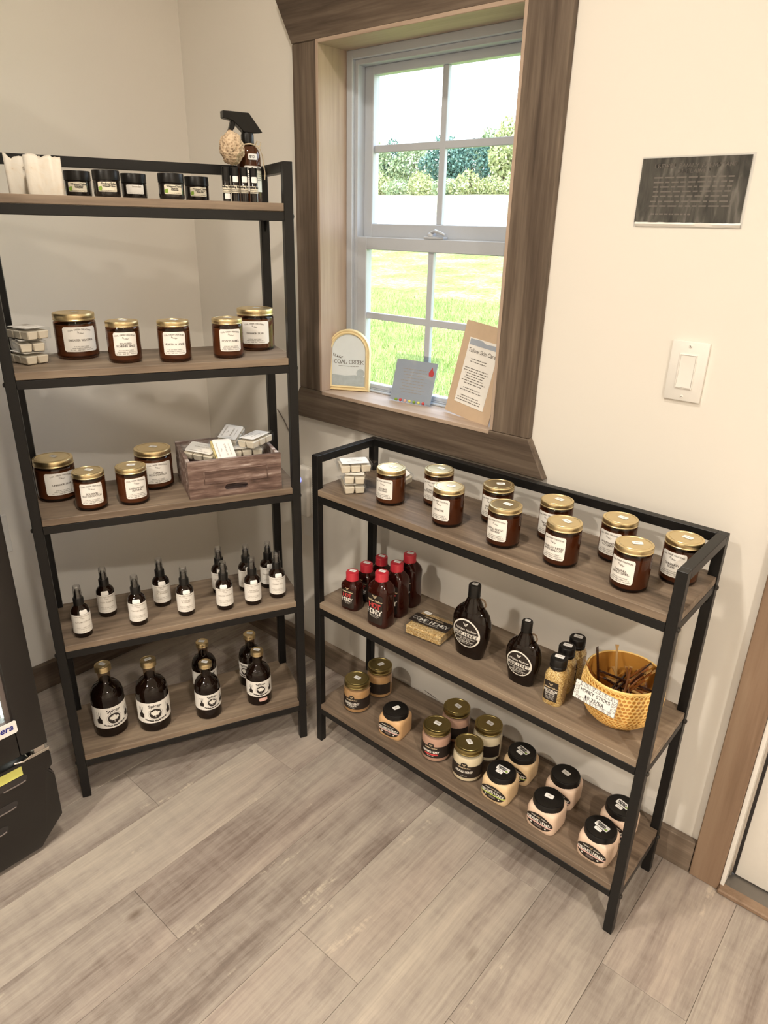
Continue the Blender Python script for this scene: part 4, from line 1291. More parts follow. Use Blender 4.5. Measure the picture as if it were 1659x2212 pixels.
def sponge():
    bm = bmesh.new()
    bmesh.ops.create_icosphere(bm, subdivisions=4, radius=1.0)
    from mathutils import noise
    m = M()
    for v in bm.verts:
        k = 1 + .16 * noise.noise(v.co * 2.3) + .09 * noise.noise(v.co * 9)
        m.v.append((v.co.x * .026 * k, v.co.y * .022 * k, v.co.z * .033 * k))
    m.f = [tuple(v.index for v in f.verts) for f in bm.faces]
    bm.free()
    return m
t = thing('natural_sponge', 'tan natural sponge hanging by twine from the trigger sprayer', 'sponge', (P2[0], P2[1], LZ[1]), LA)
part(None, 'sponge_body', sponge, 'sponge', t, (0, 0, .1080), ang=80)
part(None, 'hanging_twine', lambda: M().tube([(.004, .004, .136), (.016, .010, .130), (.028, .016, .1205)], .0014, 6), 'twine', t)

# ------------------------------------------------------------------ tall unit, second board
G2 = 'wax melt packs stacked on the second board'
clamshell('wax melt pack at the bottom of the stack of three, tall unit second board', PL(-.5680, .1120, 2), LA + .55, G2)
clamshell('wax melt pack in the middle of the stack of three, tall unit second board', PL(-.5640, .1180, 2, .0252), LA + .25, G2)
clamshell('wax melt pack on top of the stack of three, tall unit second board', PL(-.5620, .1160, 2, .0504), LA + .62, G2)
candle('SWEATER WEATHER', 'large amber candle jar labelled Sweater Weather', PL(-.4665, .1538, 2), 11, True, sa=.3)
candle('TOASTED|PUMPKIN SPICE', 'small amber candle jar labelled Toasted Pumpkin Spice', PL(-.3732, .0690, 2), 5, sa=.3)
candle('HEARTH & HOME', 'small amber candle jar labelled Hearth and Home, on the tall unit', PL(-.2689, .0487, 2), 0, sa=.3)
candle('COZY FLANNEL', 'small amber candle jar labelled Cozy Flannel', PL(-.1468, .0605, 2), 10, sa=.5)
candle('CINNAMON BUNS', 'large amber Cinnamon Buns candle jar at the right end of the tall unit second board', PL(-.0459 - .012, .1520, 2), -4, True, sa=.3)
# third board
candle('CINNAMON BUNS', 'large amber Cinnamon Buns candle jar at the left end of the third board', PL(-.5560, .1440, 3), 15, True, sa=.3)
candle('BOURBON|BUTTERSCOTCH', 'small amber Bourbon Butterscotch candle jar at the front of the third board', PL(-.4857, .0487, 3), 4, sa=.5)
candle('EVERLASTING|AUTUMN', 'small amber candle jar labelled Everlasting Autumn', PL(-.3934, .0519, 3), 14, sa=.9)
candle('PUMPKIN|PECAN WAFFLES', 'large amber candle jar labelled Pumpkin Pecan Waffles, next to the crate', PL(-.3329, .1450, 3), 10, True, sa=.5)

cw, cd, ch = .2250, .1880, .0930
t = thing('wooden_crate', 'whitewashed brown wooden crate with hand holes, holding wax melt packs', 'crate', PL(-.2720, .0060, 3), LA)
def panel_front():
    m = M()
    th = .009
    hx0, hx1, hz0, hz1 = .084, .141, .0135, .0295
    def slot(x0, x1, n=6):
        r = (hz1 - hz0) / 2
        zc = (hz0 + hz1) / 2
        pts = [(x1 - r + r * cos(a), zc + r * sin(a)) for a in [-pi / 2 + pi * i / n for i in range(n + 1)]]
        pts += [(x0 + r + r * cos(a), zc + r * sin(a)) for a in [pi / 2 + pi * i / n for i in range(n + 1)]]
        return pts
    inner = slot(hx0, hx1)
    k = len(inner)
    outer = []
    for x, z in inner:                       # project the slot outline onto a rectangle round it
        X = .070 if x < hx0 + .008 else (.155 if x > hx1 - .008 else x)
        Z = .004 if z < (hz0 + hz1) / 2 else .040
        outer.append((X, Z))
    for y in (0, th):
        o = len(m.v)
        m.v += [(x, y, z) for x, z in inner] + [(x, y, z) for x, z in outer]
        for i in range(k):
            j = (i + 1) % k
            m.f.append((o + i, o + j, o + k + j, o + k + i))
    for i in range(k):
        j = (i + 1) % k
        m.f.append((i, j, 2 * k + j, 2 * k + i))
    for a, b in (((0, 0, 0), (.070, th, ch)), ((.155, 0, 0), (cw, th, ch)), ((.070, 0, .040), (.155, th, ch)), ((.070, 0, 0), (.155, th, .004))):
        m.box(a, b)
    return m
cf = part(None, 'front_panel', panel_front, 'crate', t)
part(None, 'label_recess', lambda: rect_frame(.036, .190, .034, .068, .0022, -.0018, .001), 'crate', cf, bevel=.0005)
part(None, 'back_panel', lambda: M().box((0, cd - .009, 0), (cw, cd, ch)), 'crate', t, bevel=.0008)
for x in (0, cw - .009):
    part(None, 'side_panel', lambda: M().box((x, .009, 0), (x + .009, cd - .009, ch - .002)), 'crate', t, bevel=.0008)
part(None, 'base_panel', lambda: M().box((.009, .009, .002), (cw - .009, cd - .009, .008)), 'crate', t)
GC = 'wax melt packs in the wooden crate'
R_ = radians
clamshell('wax melt pack leaning on the left wall of the crate', PL(-.2210, .1040, 3, .0740), LA + .95, GC, (R_(6), R_(-12)))
clamshell('yellow wax melt pack propped up at the front of the crate', PL(-.1760, .0700, 3, .0800), LA + .12, GC, (R_(34), R_(4)), True)
clamshell('cream wax melt pack lying behind the yellow pack in the crate', PL(-.1380, .1420, 3, .0965), LA - .55, GC, (R_(14), R_(5)))
clamshell('wax melt pack on the right of the crate, under the topmost pack', PL(-.1150, .0820, 3, .0720), LA + 1.50, GC, (R_(-2), R_(3)))
clamshell('wax melt pack topmost on the right of the crate', PL(-.0900, .0800, 3, .0990), LA - .95, GC, (R_(3), R_(-3)))
clamshell('wax melt pack deep in the middle of the crate', PL(-.2000, .1000, 3, .0150), LA + .02, GC)
clamshell('wax melt pack on the crate floor at the right', PL(-.1220, .1000, 3, .0150), LA - .03, GC)

# fourth board
for nm, lab, u, v, dl, sd in (
    ('AUTUMN COTTAGE', 'amber spray bottle at the left front corner of the fourth board', -.5485, .0437, 8, .004),
    ('COZY FLANNEL', 'amber spray bottle second from the left, set back, labelled Cozy Flannel', -.4870, .1217, 3, -.003),
    ('PUMPKIN PECAN', 'amber spray bottle third from the left, near the front edge of the fourth board', -.4181, .0496, 3, -.003),
    ('CEDAR SAGE|& LAVENDER', 'amber spray bottle fourth from the left, set back, labelled Cedar Sage and Lavender', -.3507, .1226, 4, .001),
    ('LAVENDER|& CEDAR', 'amber spray bottle fifth from the left, at the middle of the front row', -.3003, .0522, 2, .003),
    ('SWEATER WEATHER', 'amber spray bottle in front of another, right of the middle, with a tilted price tag', -.2018, .0441, 6, -.004),
    ('OATMILK|& LAVENDER', 'amber spray bottle second from the right in the front row', -.1273, .0413, 5, .002),
    ('DESERT SKY', 'amber spray bottle at the right end of the front row', -.0567, .0538, 4, .003),
    ('HEARTH & HOME', 'amber spray bottle hidden behind the one with the tilted price tag', -.1950, .1344, 6, .0),
    ('APPLE PIE', 'amber spray bottle in the back row, second from the right', -.1243, .1214, 4, .006),
    ('CINNAMON BUNS', 'amber spray bottle in the back row, farthest right', -.0640, .1174, 2, .006)):
    spray_bottle(nm, lab, PL(u, v, 4), dl, sd)

# bottom board
maple(True, 'large maple syrup bottle at the left end, its gold cap under the board above', PL(-.5200, .0860, 5), 12, .3)
maple(True, 'large maple syrup bottle second from the left, cap in full view', PL(-.4098, .0636, 5), 3, 1.4)
maple(False, 'small maple syrup bottle in the middle of the bottom board, front one of its pair', PL(-.2669, .0512, 5), 17, .5)
maple(False, 'small maple syrup bottle with an orange sticker, front right of the bottom board', PL(-.1229, .0545, 5), 8, .5, True)
maple(False, 'small maple syrup bottle behind the middle one', PL(-.2559, .1552, 5), 30, .6)
maple(False, 'small maple syrup bottle behind the one with the orange sticker', PL(-.1221, .1458, 5), -35, .6)

# ------------------------------------------------------------------ low unit, top board
G3 = 'wax melt packs on the low unit'
clamshell('wax melt pack at the bottom of the stack of three on the low unit', PR(.0780, .0650, 1), RA + .92, G3)
clamshell('wax melt pack in the middle of the stack of three on the low unit', PR(.0820, .0700, 1, .0252), RA + .72, G3)
clamshell('wax melt pack on top of the stack of three on the low unit', PR(.0800, .0690, 1, .0504), RA - .62, G3)
clamshell('single wax melt pack propped against the wall side behind the first candle jar', PR(.1480, .1560, 1, .0200), RA + 1.2, G3, (R_(10), R_(-18)))
for nm, lab, u, v, dl, dk, sa in (
    ('AUTUMN|COTTAGE', 'amber candle jar right beside the wax melt stack on the low unit', .2006, .0685, -34, False, .1),
    ('BOURBON|BUTTERSCOTCH', 'amber Bourbon Butterscotch candle jar at the back of the low unit', .2880, .1409, -32, False, .0),
    ('APPLE PIE', 'amber candle jar labelled Apple Pie', .3752, .0607, -35, True, .5),
    ('HEARTH|& HOME', 'amber Hearth and Home candle jar in the back row of the low unit', .4468, .1500, -31, True, .7),
    ('APPLE MAPLE|CRUMBLE', 'amber candle jar labelled Apple Maple Crumble', .5239, .0550, -30, True, -.1),
    ('CINNAMON|BUNS', 'amber candle jar set behind the Vanilla Pumpkin Marshmallow one', .5880, .1560, -29, True, -.2),
    ('VANILLA PUMPKIN|MARSHMALLOW', 'amber candle jar labelled Vanilla Pumpkin Marshmallow', .6556, .0592, -29, True, -.4),
    ('MAHOGANY|COCONUT', 'amber candle jar labelled Mahogany Coconut', .7277, .1550, -28, True, -.1),
    ('CARAMEL|MAPLE SWIRL', 'amber candle jar labelled Caramel Maple Swirl', .7973, .0574, -29, True, .6),
    ('CINNAMON|BUNS', 'amber Cinnamon Buns candle jar at the right end, behind the front post',   .8565, .1480, -24, True, -.2)):
    candle(nm, lab, PR(u, v, 1), dl, False, dk, sa)

# middle board
hot_honey(False, 'small red-capped hot honey bottle at the front left corner', PR(.0969, .0467, 2), RA + .12)
hot_honey(False, 'small red-capped hot honey bottle in the middle of the left file', PR(.0920, .1062, 2), RA + .10)
hot_honey(False, 'small red-capped hot honey bottle at the back of the left file', PR(.0943, .1640, 2), RA + .10)
hot_honey(True, 'large red-capped hot honey bottle at the front of the right file', PR(.2050, .0384, 2), RA + .04)
hot_honey(True, 'large red-capped hot honey bottle in the middle of the right file', PR(.1990, .1032, 2), RA + .04)
hot_honey(True, 'large red-capped hot honey bottle at the back of the right file', PR(.1910, .1655, 2), RA + .04)

t = thing('comb_honey_box', 'clear box of cut comb honey with a black band, lying on the middle board', 'honey', PR(.3280, .0880, 2), RA + .11)
part(None, 'honeycomb', lambda: M().box((-.050, -.041, .002), (.050, .041, .0255)), 'combwax', t, bevel=.002)
part(None, 'clear_box', lambda: M().box((-.0535, -.0445, 0), (.0535, .0445, .0300)).box((-.0565, -.0475, .0195), (.0565, .0475, .0208)), 'clear', t, bevel=.0012)
lb = part(None, 'label', lambda: M().box((-.0537, -.021, .0302), (.0537, .019, .0308)), 'dark_label', t)
part(None, 'lettering', lambda: M().flat(topf(.0311), caps('COMB HONEY', .0120, True, .22, .12, .16, .098), 0, -.003).flat(topf(.0311), caps('NATURAL RAW HONEYCOMB', .0028, False, .2, .15, .2, .06), 0, -.0145), 'white_ink', lb)
part(None, 'emblem', lambda: M().flat(topf(.0311), font('Hidden Hollow', .0085, .0001, .35), 0, .0115), 'cream_ink', lb)
sticker(t, .0304, -.1, -.030, .032, .020, .013, 'sty')

flask(1.0, 'large dark honey flask with a ring handle, nearest the comb honey box', PR(.4501, .0800, 2), RA + .02, 'L')
flask(.835, 'small dark honey flask with a ring handle, nearest the bee pollen bottles', PR(.5960, .0700, 2), RA + .02, 'S')
pollen('bee pollen bottle with black cap, front one of the file of three', PR(.6840, .0580, 2), RA + .05)
pollen('bee pollen bottle with black cap, middle one of the file of three', PR(.6763, .1090, 2), RA + .05)
pollen('bee pollen bottle with black cap, back one of the file of three', PR(.6775, .1560, 2), RA + .05)

# honeycomb bowl
BU, BV, BH = .8080, .1020, .1120
bp = PR(BU, BV, 2)
bprof = [(.0400, 0), (.0430, .0015), (.0560, .0100), (.0680, .0230), (.0765, .0400), (.0805, .0580), (.0815, .0740), (.0800, .0920), (.0765, .1075)]
t = thing('honeycomb_bowl', 'amber ceramic bowl with raised honeycomb relief, full of honey sticks', 'bowl', bp)
part(None, 'bowl_body', lambda: M().lathe([(0, .002)] + [(r - .0010, z) for r, z in bprof] + [(.0762, .1100), (.0745, .1116), (.0728, .1100), (.0748, .0920), (.0765, .0740), (.0755, .0580), (.0710, .0400), (.0620, .0240), (.0500, .0120), (0, .0080)], 64), 'glaze', t)
part(None, 'rim', lambda: M().lathe([(.0770, .1060), (.0772, .1100), (.0748, .1122), (.0728, .1102), (.0738, .1060)], 64), 'comb_ridge', t)
def lattice():
    m = M()
    zs = [p[1] for p in bprof]
    rs = [p[0] for p in bprof]
    ar = [0]
    for i in range(1, len(bprof)):
        ar.append(ar[-1] + hypot(rs[i] - rs[i - 1], zs[i] - zs[i - 1]))
    def S_(a, l, e):
        z = float(np.interp(l, ar, zs))
        r = float(np.interp(l, ar, rs)) + e
        return (r * cos(a), r * sin(a), z)
    N = 54
    da = 2 * pi / N
    l = .021
    row = 0
    while l < ar[-1] - .004:
        r = float(np.interp(l, ar, rs))
        s = r * da / 2 / cos(pi / 6)          # hexagon circumradius
        for k in range(N):
            a0 = (k + .5 * (row % 2)) * da
            pts = [(s * cos(radians(q)), s * sin(radians(q))) for q in range(30, 390, 60)]
            o = len(m.v)
            for f_, e in ((1.0, .0000), (.985, .0011), (.80, .0011), (.72, -.0009)):
                m.v += [S_(a0 + x * f_ / r, l + y * f_, e) for x, y in pts]
            for b in range(3):
                for i in range(6):
                    j = (i + 1) % 6
                    m.f.append((o + 6 * b + i, o + 6 * b + j, o + 6 * b + 6 + j, o + 6 * b + 6 + i))
        l += 1.5 * s
        row += 1
    return m
lt = part(None, 'honeycomb_relief', lattice, 'comb_ridge', t, ang=60)
lt['kind'] = 'stuff'
t = thing('price_card', 'white card with a leafy border reading honey sticks, on the bowl front', 'card', (1.6108, -.2780, .5520), RA - .1745 + .006)
t.rotation_euler = (-.225, -.037, -.1745)
cb = part(None, 'card', lambda: M().box((-.0495, -.0005, -.0200), (.0495, .0005, .0200)), 'tag', t)
t.scale = (.965, 1, .965)
def cardtext():
    f = frontf(.0009)
    m = M()
    m.flat(f, caps('HONEY STICKS', .0062, False, .2, .17, .34, .068), 0, .0045)
    m.flat(f, caps('$0.25/EA', .0062, False, .2, .17, .34, .045), 0, -.0075)
    return m
part(None, 'lettering', cardtext, 'ink', cb)
def border():
    f = frontf(.0008)
    m = M()
    r = random.Random(3)
    def line(a, b, t_=.0005):
        dx, dy = b[0] - a[0], b[1] - a[1]
        l = hypot(dx, dy) or 1
        nx, ny = -dy / l * t_ / 2, dx / l * t_ / 2
        m.add([f(a[0] - nx, a[1] - ny), f(b[0] - nx, b[1] - ny), f(b[0] + nx, b[1] + ny), f(a[0] + nx, a[1] + ny)], [(0, 1, 2, 3)])
    def loop(ps, c=True):
        for a, b in zip(ps, ps[1:] + (ps[:1] if c else [])):
            line(a, b)
    loop([(-.0385, -.0125), (.0385, -.0125), (.0385, .0118), (-.0385, .0118)])
    loop([(-.0492, -.0197), (.0492, -.0197), (.0492, .0197), (-.0492, .0197)])
    for i in range(13):
        x = -.042 + .084 * i / 12
        for y0, y1 in ((.0120, .0195), (-.0195, -.0127)):
            q = r.uniform(-.004, .004)
            line((x, y0), (x + q, y1))
            if i % 2:
                loop([(x, y0), (x + .003, (y0 + y1) / 2), (x + q, y1), (x - .002, (y0 + y1) / 2 + .001)])
    for sx in (-1, 1):
        for y in (-.014, -.007, 0, .007):
            loop([(sx * .0390, y), (sx * .0440, y + .0015), (sx * .0485, y + .006), (sx * .0430, y + .0062)])
    return m
part(None, 'leaf_border', border, 'ink', cb)

GS = 'honey sticks in the bowl'
bx, by, bz = bp
def honey_stick(label, a, b, mat='stick', g=GS):
    A, B = Vector(a), Vector(b)
    t = thing('honey_stick', label, 'honey stick', (bx + B.x, by + B.y, bz + B.z), 0, g)
    d = A - B
    L = d.length
    t.rotation_mode = 'QUATERNION'
    t.rotation_quaternion = d.to_track_quat('Z', 'Y')
    kk = round(L, 3)
    part(('hs', kk), 'straw', lambda: M().lathe([(0, .0), (.0018, .0005), (.0026, .006), (.0026, kk - .010), (.0024, kk - .007), (0, kk - .007)], 10), mat, t)
    part(('hse', kk), 'crimped_end', lambda: M().add([(-.0020, -.0018, kk - .010), (.0020, -.0018, kk - .010), (.0020, .0018, kk - .010), (-.0020, .0018, kk - .010), (-.0040, -.0004, kk), (.0040, -.0004, kk), (.0040, .0004, kk), (-.0040, .0004, kk)], [(3, 2, 1, 0), (4, 5, 6, 7), (0, 1, 5, 4), (1, 2, 6, 5), (2, 3, 7, 6), (3, 0, 4, 7)]), 'stick_l' if mat != 'stick_d' else mat, t)
def rel(u, v, z):
    return (u - BU, v - BV, z)
honey_stick('dark honey stick standing upright at the left inside the bowl', rel(.7440, .1000, .1420), rel(.7640, .0980, .0350), 'stick_d')
honey_stick('pale honey stick standing upright in the middle of the bowl', rel(.7690, .1430, .1380), rel(.8000, .0980, .0300), 'stick_l')
honey_stick('honey stick leaning over the left rim of the bowl', rel(.7400, .0620, .1250), rel(.7700, .1000, .0300))
LS = {'stick': 'brown honey stick in the heap', 'stick_d': 'blackish honey stick in the heap', 'stick_l': 'pale amber honey stick in the heap'}
rr = random.Random(12)
for i in range(11):
    q = ('stick', 'stick_d', 'stick', 'stick_l')[i % 4]
    honey_stick(LS[q] + ', leaning to the right rim of the bowl', rel(.8500 + rr.uniform(-.008, .008), .1250 + rr.uniform(-.022, .015), .132 + rr.uniform(-.020, .010)), rel(.7950 + rr.uniform(-.015, .012), .0980 + rr.uniform(-.015, .012), .040 + rr.uniform(-.012, .012)), q)
for i in range(14):
    a = rr.uniform(0, 2 * pi)
    c = (rr.uniform(-.012, .012), rr.uniform(-.012, .012))
    z = .058 + .0021 * i
    h = .050 + .0006 * i
    q = ('stick', 'stick_d', 'stick_l')[i % 3]
    honey_stick(LS[q] + ', lying flat in the bowl', (c[0] + h * cos(a), c[1] + h * sin(a), z + rr.uniform(0, .012)), (c[0] - h * cos(a) * .9, c[1] - h * sin(a) * .9, z), q)

# bottom board
creamed('round gold-lidded jar of tan creamed honey, front of the left pair', PR(.1000, .0641, 3), -24, 'honey_tan', line='CHOCOLATE', sa=.1)
creamed('round gold-lidded jar of tan creamed honey, back of the left pair', PR(.1028, .1580, 3), -75, 'honey_tan', sa=1.3)
square_jar('square black-lidded jar of cinnamon honey standing alone near the left', PR(.2470, .0600, 3), RA + .13, 'honey_sq', 'pink', sa=1.25)
creamed('round gold-lidded jar of pink creamed honey with a red strip on its label', PR(.3818, .0638, 3), -20, 'honey_pink', True, sa=.1)
creamed('round gold-lidded jar of pink creamed honey, behind the one with the red strip', PR(.3779, .1560, 3), -70, 'honey_pink', sa=-.2)
creamed('round gold-lidded jar of pale creamed honey at the back', PR(.4784, .1560, 3), -72, 'honey_pale', sa=-.1)
creamed('round gold-lidded jar of pale creamed honey in front, label in full view', PR(.4818, .0624, 3), -12, 'honey_pale', sa=-.5)
square_jar('square black-lidded honey jar with a lime band and two lid stickers, front row', PR(.5800, .0600, 3), RA + .03, 'honey_cream', 'lime', True, .0)
square_jar('square black-lidded honey jar with two lid stickers, behind the lime-banded one', PR(.5830, .1500, 3), RA + .05, 'honey_cream', 'lime', True, -.25)
square_jar('square black-lidded honey jar with one lid sticker, front row third from right', PR(.7060, .0590, 3), RA - .02, 'honey_rose', 'pink', False, .1)
square_jar('square black-lidded honey jar with one lid sticker, back row', PR(.7000, .1520, 3), RA + .02, 'honey_rose', 'pink', False, -.2)
square_jar('square black-lidded honey jar with two lid stickers, front row by the right post', PR(.8320, .0600, 3), RA - .02, 'honey_rose', 'pink', True, -.22)
square_jar('square black-lidded honey jar with two lid stickers, half hidden by the right front post', PR(.8400, .1500, 3), RA - .04, 'honey_rose', 'pink', True, -.25)

# ------------------------------------------------------------------ things on the window stool
WZ = .9554
def archpts(w, h, n=20):
    r = w / 2
    return [(-r, 0), (r, 0)] + [(r * cos(a), h - r + r * sin(a)) for a in [pi * i / n for i in range(n + 1)]]
t = thing('arched_picture', 'cream gold arched frame with a pale landscape print, on the window stool', 'picture frame', (.6370, .0400, WZ), .50)
t.rotation_euler = (-.05, 0, .50)
def archframe():
    m = M()
    steps = [(1.0, 0.0, .010), (1.0, 0.0, .0), (.97, .0025, -.004), (.93, .0030, -.004), (.91, .0045, -.0015), (.87, .0050, -.0015), (.83, .0085, -.0050), (.775, .0115, -.0015)]
    W_, H_ = .1270, .1740
    base = archpts(W_, H_)
    n = len(base)
    for sc, lift, y in steps:
        ins = (1 - sc) * W_ / 2
        pt = archpts(W_ - 2 * ins, H_ - 2 * ins)
        m.v += [(x, y, z + ins) for x, z in pt]
    for i in range(len(steps) - 1):
        for k in range(n):
            j = (k + 1) % n
            m.f.append((i * n + k, i * n + j, (i + 1) * n + j, (i + 1) * n + k))
    m.f.append(tuple(range(n)))
    return m
part(None, 'frame', archframe, 'frame_gold', t)
pr_ = part(None, 'print', lambda: M().prism([(x, z + .0140) for x, z in archpts(.0990, .1460)], .0, .0015, 'y'), 'print', t)
part(None, 'landscape', lambda: M().flat(frontf(.0006), poly([(-.049, .0145), (.049, .0145), (.049, .041), (.020, .046), (-.010, .043), (-.049, .046)])).flat(frontf(.0009), disc2(.012, 14), .036, .052), 'land', pr_)
part(None, 'lettering', lambda: M().flat(frontf(.0006), caps('COAL CREEK', .0098, True, .16, .07, .18, .088), .001, .0825).flat(frontf(.0006), sprig(.0145), -.031, .1000).flat(frontf(.0006), bars(1, .060, .0012, .003, .1, 4), 0, .0700), 'grey_ink', pr_)

t = thing('bagged_leaflet', 'grey-blue card in a clear zip bag with bright sweets, leaning on the lower sash', 'leaflet', (.8600, .0480, WZ), .12)
t.rotation_euler = (-.30, 0, .12)
cd_ = part(None, 'card', lambda: M().box((-.0640, -.0006, .004), (.0640, .0006, .1150)), 'greycard', t)
part(None, 'lettering', lambda: M().flat(frontf(.0009), bars(9, .085, .0018, .0078, .25, 3), 0, .0900), 'pale_ink', cd_)
part(None, 'cardinal_picture', lambda: M().flat(frontf(.0009), poly([(-.006, -.009), (.006, -.009), (.009, 0), (.003, .008), (.001, .016), (-.004, .007), (-.008, 0)]), .050, .0880), 'red_ink', cd_)
part(None, 'zip_bag', lambda: M().box((-.0700, -.0035, 0), (.0700, -.0025, .1300)).box((-.0700, .0020, 0), (.0700, .0030, .1300)).box((-.0700, -.0040, .1180), (.0700, .0035, .1195)).box((-.0700, -.0040, .1250), (.0700, .0035, .1260)), 'clear', t)
for i, c in enumerate(('green_ink', 'red_ink', 'pink', 'yellow', 'green_ink', 'yellow', 'red_ink')):
    part(('candy', c), 'sweet', lambda: M().lathe([(0, -.004), (.003, -.0032), (.0048, 0), (.003, .0032), (0, .004)], 12), c, t, (-.044 + .0145 * i, -.0015, .0052))
t = thing('tallow_info_board', 'kraft board with a white skin care sheet, propped at the right of the window', 'notice', (1.0600, .0260, WZ), -.27)
t.rotation_euler = (-.20, .06, -.27)
kb = part(None, 'board', lambda: M().box((-.0830, -.0012, 0), (.0830, .0012, .2330)), 'kraft', t)
ps = part(None, 'sheet', lambda: M().box((-.0560, -.0022, .0320), (.0540, -.0014, .1950)), 'paper', t)
def info():
    f = frontf(.0026)
    m = M()
    m.flat(f, font('Tallow Skin Care', .0145, .0001), 0, .1640)
    for i, (y, n, w) in enumerate(((.1440, 2, .080), (.1210, 7, .092), (.0720, 2, .088), (.0520, 3, .092))):
        m.flat(f, bars(n, w, .0018, .0062, .3, 20 + i), -.004, y)
    return m
part(None, 'lettering', info, 'grey_ink', ps)
part(None, 'banner', lambda: M().flat(frontf(.0026), poly([(-.052, .178), (.050, .178), (.050, .190), (.006, .188), (-.010, .193), (-.052, .192)])), 'greycard', ps)

# ------------------------------------------------------------------ glass-door cooler at the left edge
FX, FY0, FY1, FH = .620, -1.56, -.945, 1.86
t = thing('glass_door_cooler', 'black glass-door drinks cooler standing in the near left corner', 'cooler', (0, 0, 0))
def cabinet():
    m = M()
    a, b = .06, .575
    m.box((a, FY0, .045), (b, FY1, .285)).box((a, FY0, 1.72), (b, FY1, FH)).box((a, FY0, .285), (a + .04, FY1, 1.72))
    m.box((a + .04, FY0, .285), (b, FY0 + .04, 1.72)).box((a + .04, FY1 - .04, .285), (b, FY1, 1.72))
    return m
part(None, 'cabinet', cabinet, 'fridge', t, bevel=.004)
part(None, 'liner', lambda: M().box((.102, FY0 + .042, .287), (.106, FY1 - .042, 1.71)).box((.106, FY0 + .042, .287), (.57, FY0 + .046, 1.71)).box((.106, FY1 - .046, .287), (.57, FY1 - .042, 1.71)).box((.106, FY0 + .046, .287), (.57, FY1 - .046, .291)), 'linear', t)
for z in (.46, .78, 1.10, 1.42):
    def wire():
        m = M()
        for i in range(16):
            y = FY0 + .06 + i * (FY1 - FY0 - .12) / 15
            m.tube([(.12, y, z), (.55, y, z)], .0018, 5)
        m.tube([(.55, FY0 + .05, z), (.55, FY1 - .05, z)], .003, 6)
        return m
    part(None, 'wire_shelf', wire, 'chrome', t)
part(None, 'led_strip', lambda: M().box((.555, FY1 - .058, .32), (.565, FY1 - .048, 1.68)), 'led', t)
dd = part(None, 'door', lambda: rect_frame(FY0 + .004, FY1 - .001, .303, 1.74, .060, 0, .058, .078).xf(Matrix(((0, 1, 0, .582), (1, 0, 0, 0), (0, 0, 1, 0), (0, 0, 0, 1)))), 'fridge', t, bevel=.004, seg=2)
part(None, 'gasket', lambda: rect_frame(FY0 + .060, FY1 - .058, .378, 1.682, .012, 0, .010).xf(Matrix(((0, 1, 0, .616), (1, 0, 0, 0), (0, 0, 1, 0), (0, 0, 0, 1)))), 'gasket', dd)
part(None, 'door_glass', lambda: M().box((.604, FY0 + .066, .385), (.609, FY1 - .062, 1.675)), 'pane', dd)
sk = part(None, 'brand_sticker', lambda: M().prism([(-1.142, .3695), (-1.004, .3695), (-1.001, .3725), (-1.001, .3975), (-1.004, .4005), (-1.142, .4005)], .6402, .6412, 'x'), 'tag', dd)
part(None, 'lettering', lambda: M().flat(lambda s, z: (.6418, -1.0390 + s, .3860 + z), font('imbera', .0215, .0005, .22)), 'blue_ink', sk)
gr = part(None, 'grille', lambda: M().prism([(-1.540, .012), (-.998, .012), (-.987, .0260), (-.9398, .0745), (-.9390, .195), (-.952, .216), (-.9395, .226), (-.9388, .262), (-.946, .272), (FY0, .272), (FY0, .03)], .585, .622, 'x'), 'fridge', t, bevel=.003, seg=2)
for y, z, l in ((-.9975, .2300, .16), (-1.0280, .1745, .16), (-1.0580, .1220, .16)):
    def slot():
        m = M()
        r = .0090
        pts = [(r * cos(a), r * sin(a)) for a in [-pi / 2 + pi * i / 8 for i in range(9)]]
        pts += [(-l + r * cos(a), r * sin(a)) for a in [pi / 2 + pi * i / 8 for i in range(9)]]
        return m.prism(pts, -.001, .0008, 'x')
    sl = part(None, 'vent_slot', slot, 'rubber', gr, (.6222, y - .009, z))
    part('slotlip', 'slot_lip', lambda: M().tube([(0, -.045, -.0098), (0, -.006, -.0098), (.0005, .004, -.0075)], .0016, 8), 'gasket', sl, (.0012, 0, 0))
part(None, 'side_tab', lambda: M().prism([(-.955, .186), (-.941, .186), (-.941, .204), (-.950, .216), (-.958, .205)], .60, .6205, 'x'), 'rubber', t)
part(None, 'hinge', lambda: M().box((.59, -.990, .276), (.63, -.942, .283)).box((.60, -.975, .283), (.628, -.950, .296)).tube([(.628, -1.02, .284), (.630, -1.00, .279), (.630, -.98, .286)], .003, 6), 'chrome', t, bevel=.001)
part(None, 'yellow_notice', lambda: M().box((.6224, -1.16, .2400), (.6230, -1.005, .2640)), 'yellow', t)
part(None, 'foot', lambda: M().lathe([(0, 0), (.018, 0), (.018, .02), (.010, .022), (.010, .05), (0, .05)], 16), 'rubber', t, (.56, -.985, .0005))
part(None, 'foot', lambda: M().lathe([(0, 0), (.018, 0), (.018, .02), (.010, .022), (.010, .05), (0, .05)], 16), 'rubber', t, (.10, -.985, .0005))
part(None, 'foot', lambda: M().lathe([(0, 0), (.018, 0), (.018, .02), (.010, .022), (.010, .05), (0, .05)], 16), 'rubber', t, (.56, -1.52, .0005))
part(None, 'foot', lambda: M().lathe([(0, 0), (.018, 0), (.018, .02), (.010, .022), (.010, .05), (0, .05)], 16), 'rubber', t, (.10, -1.52, .0005))

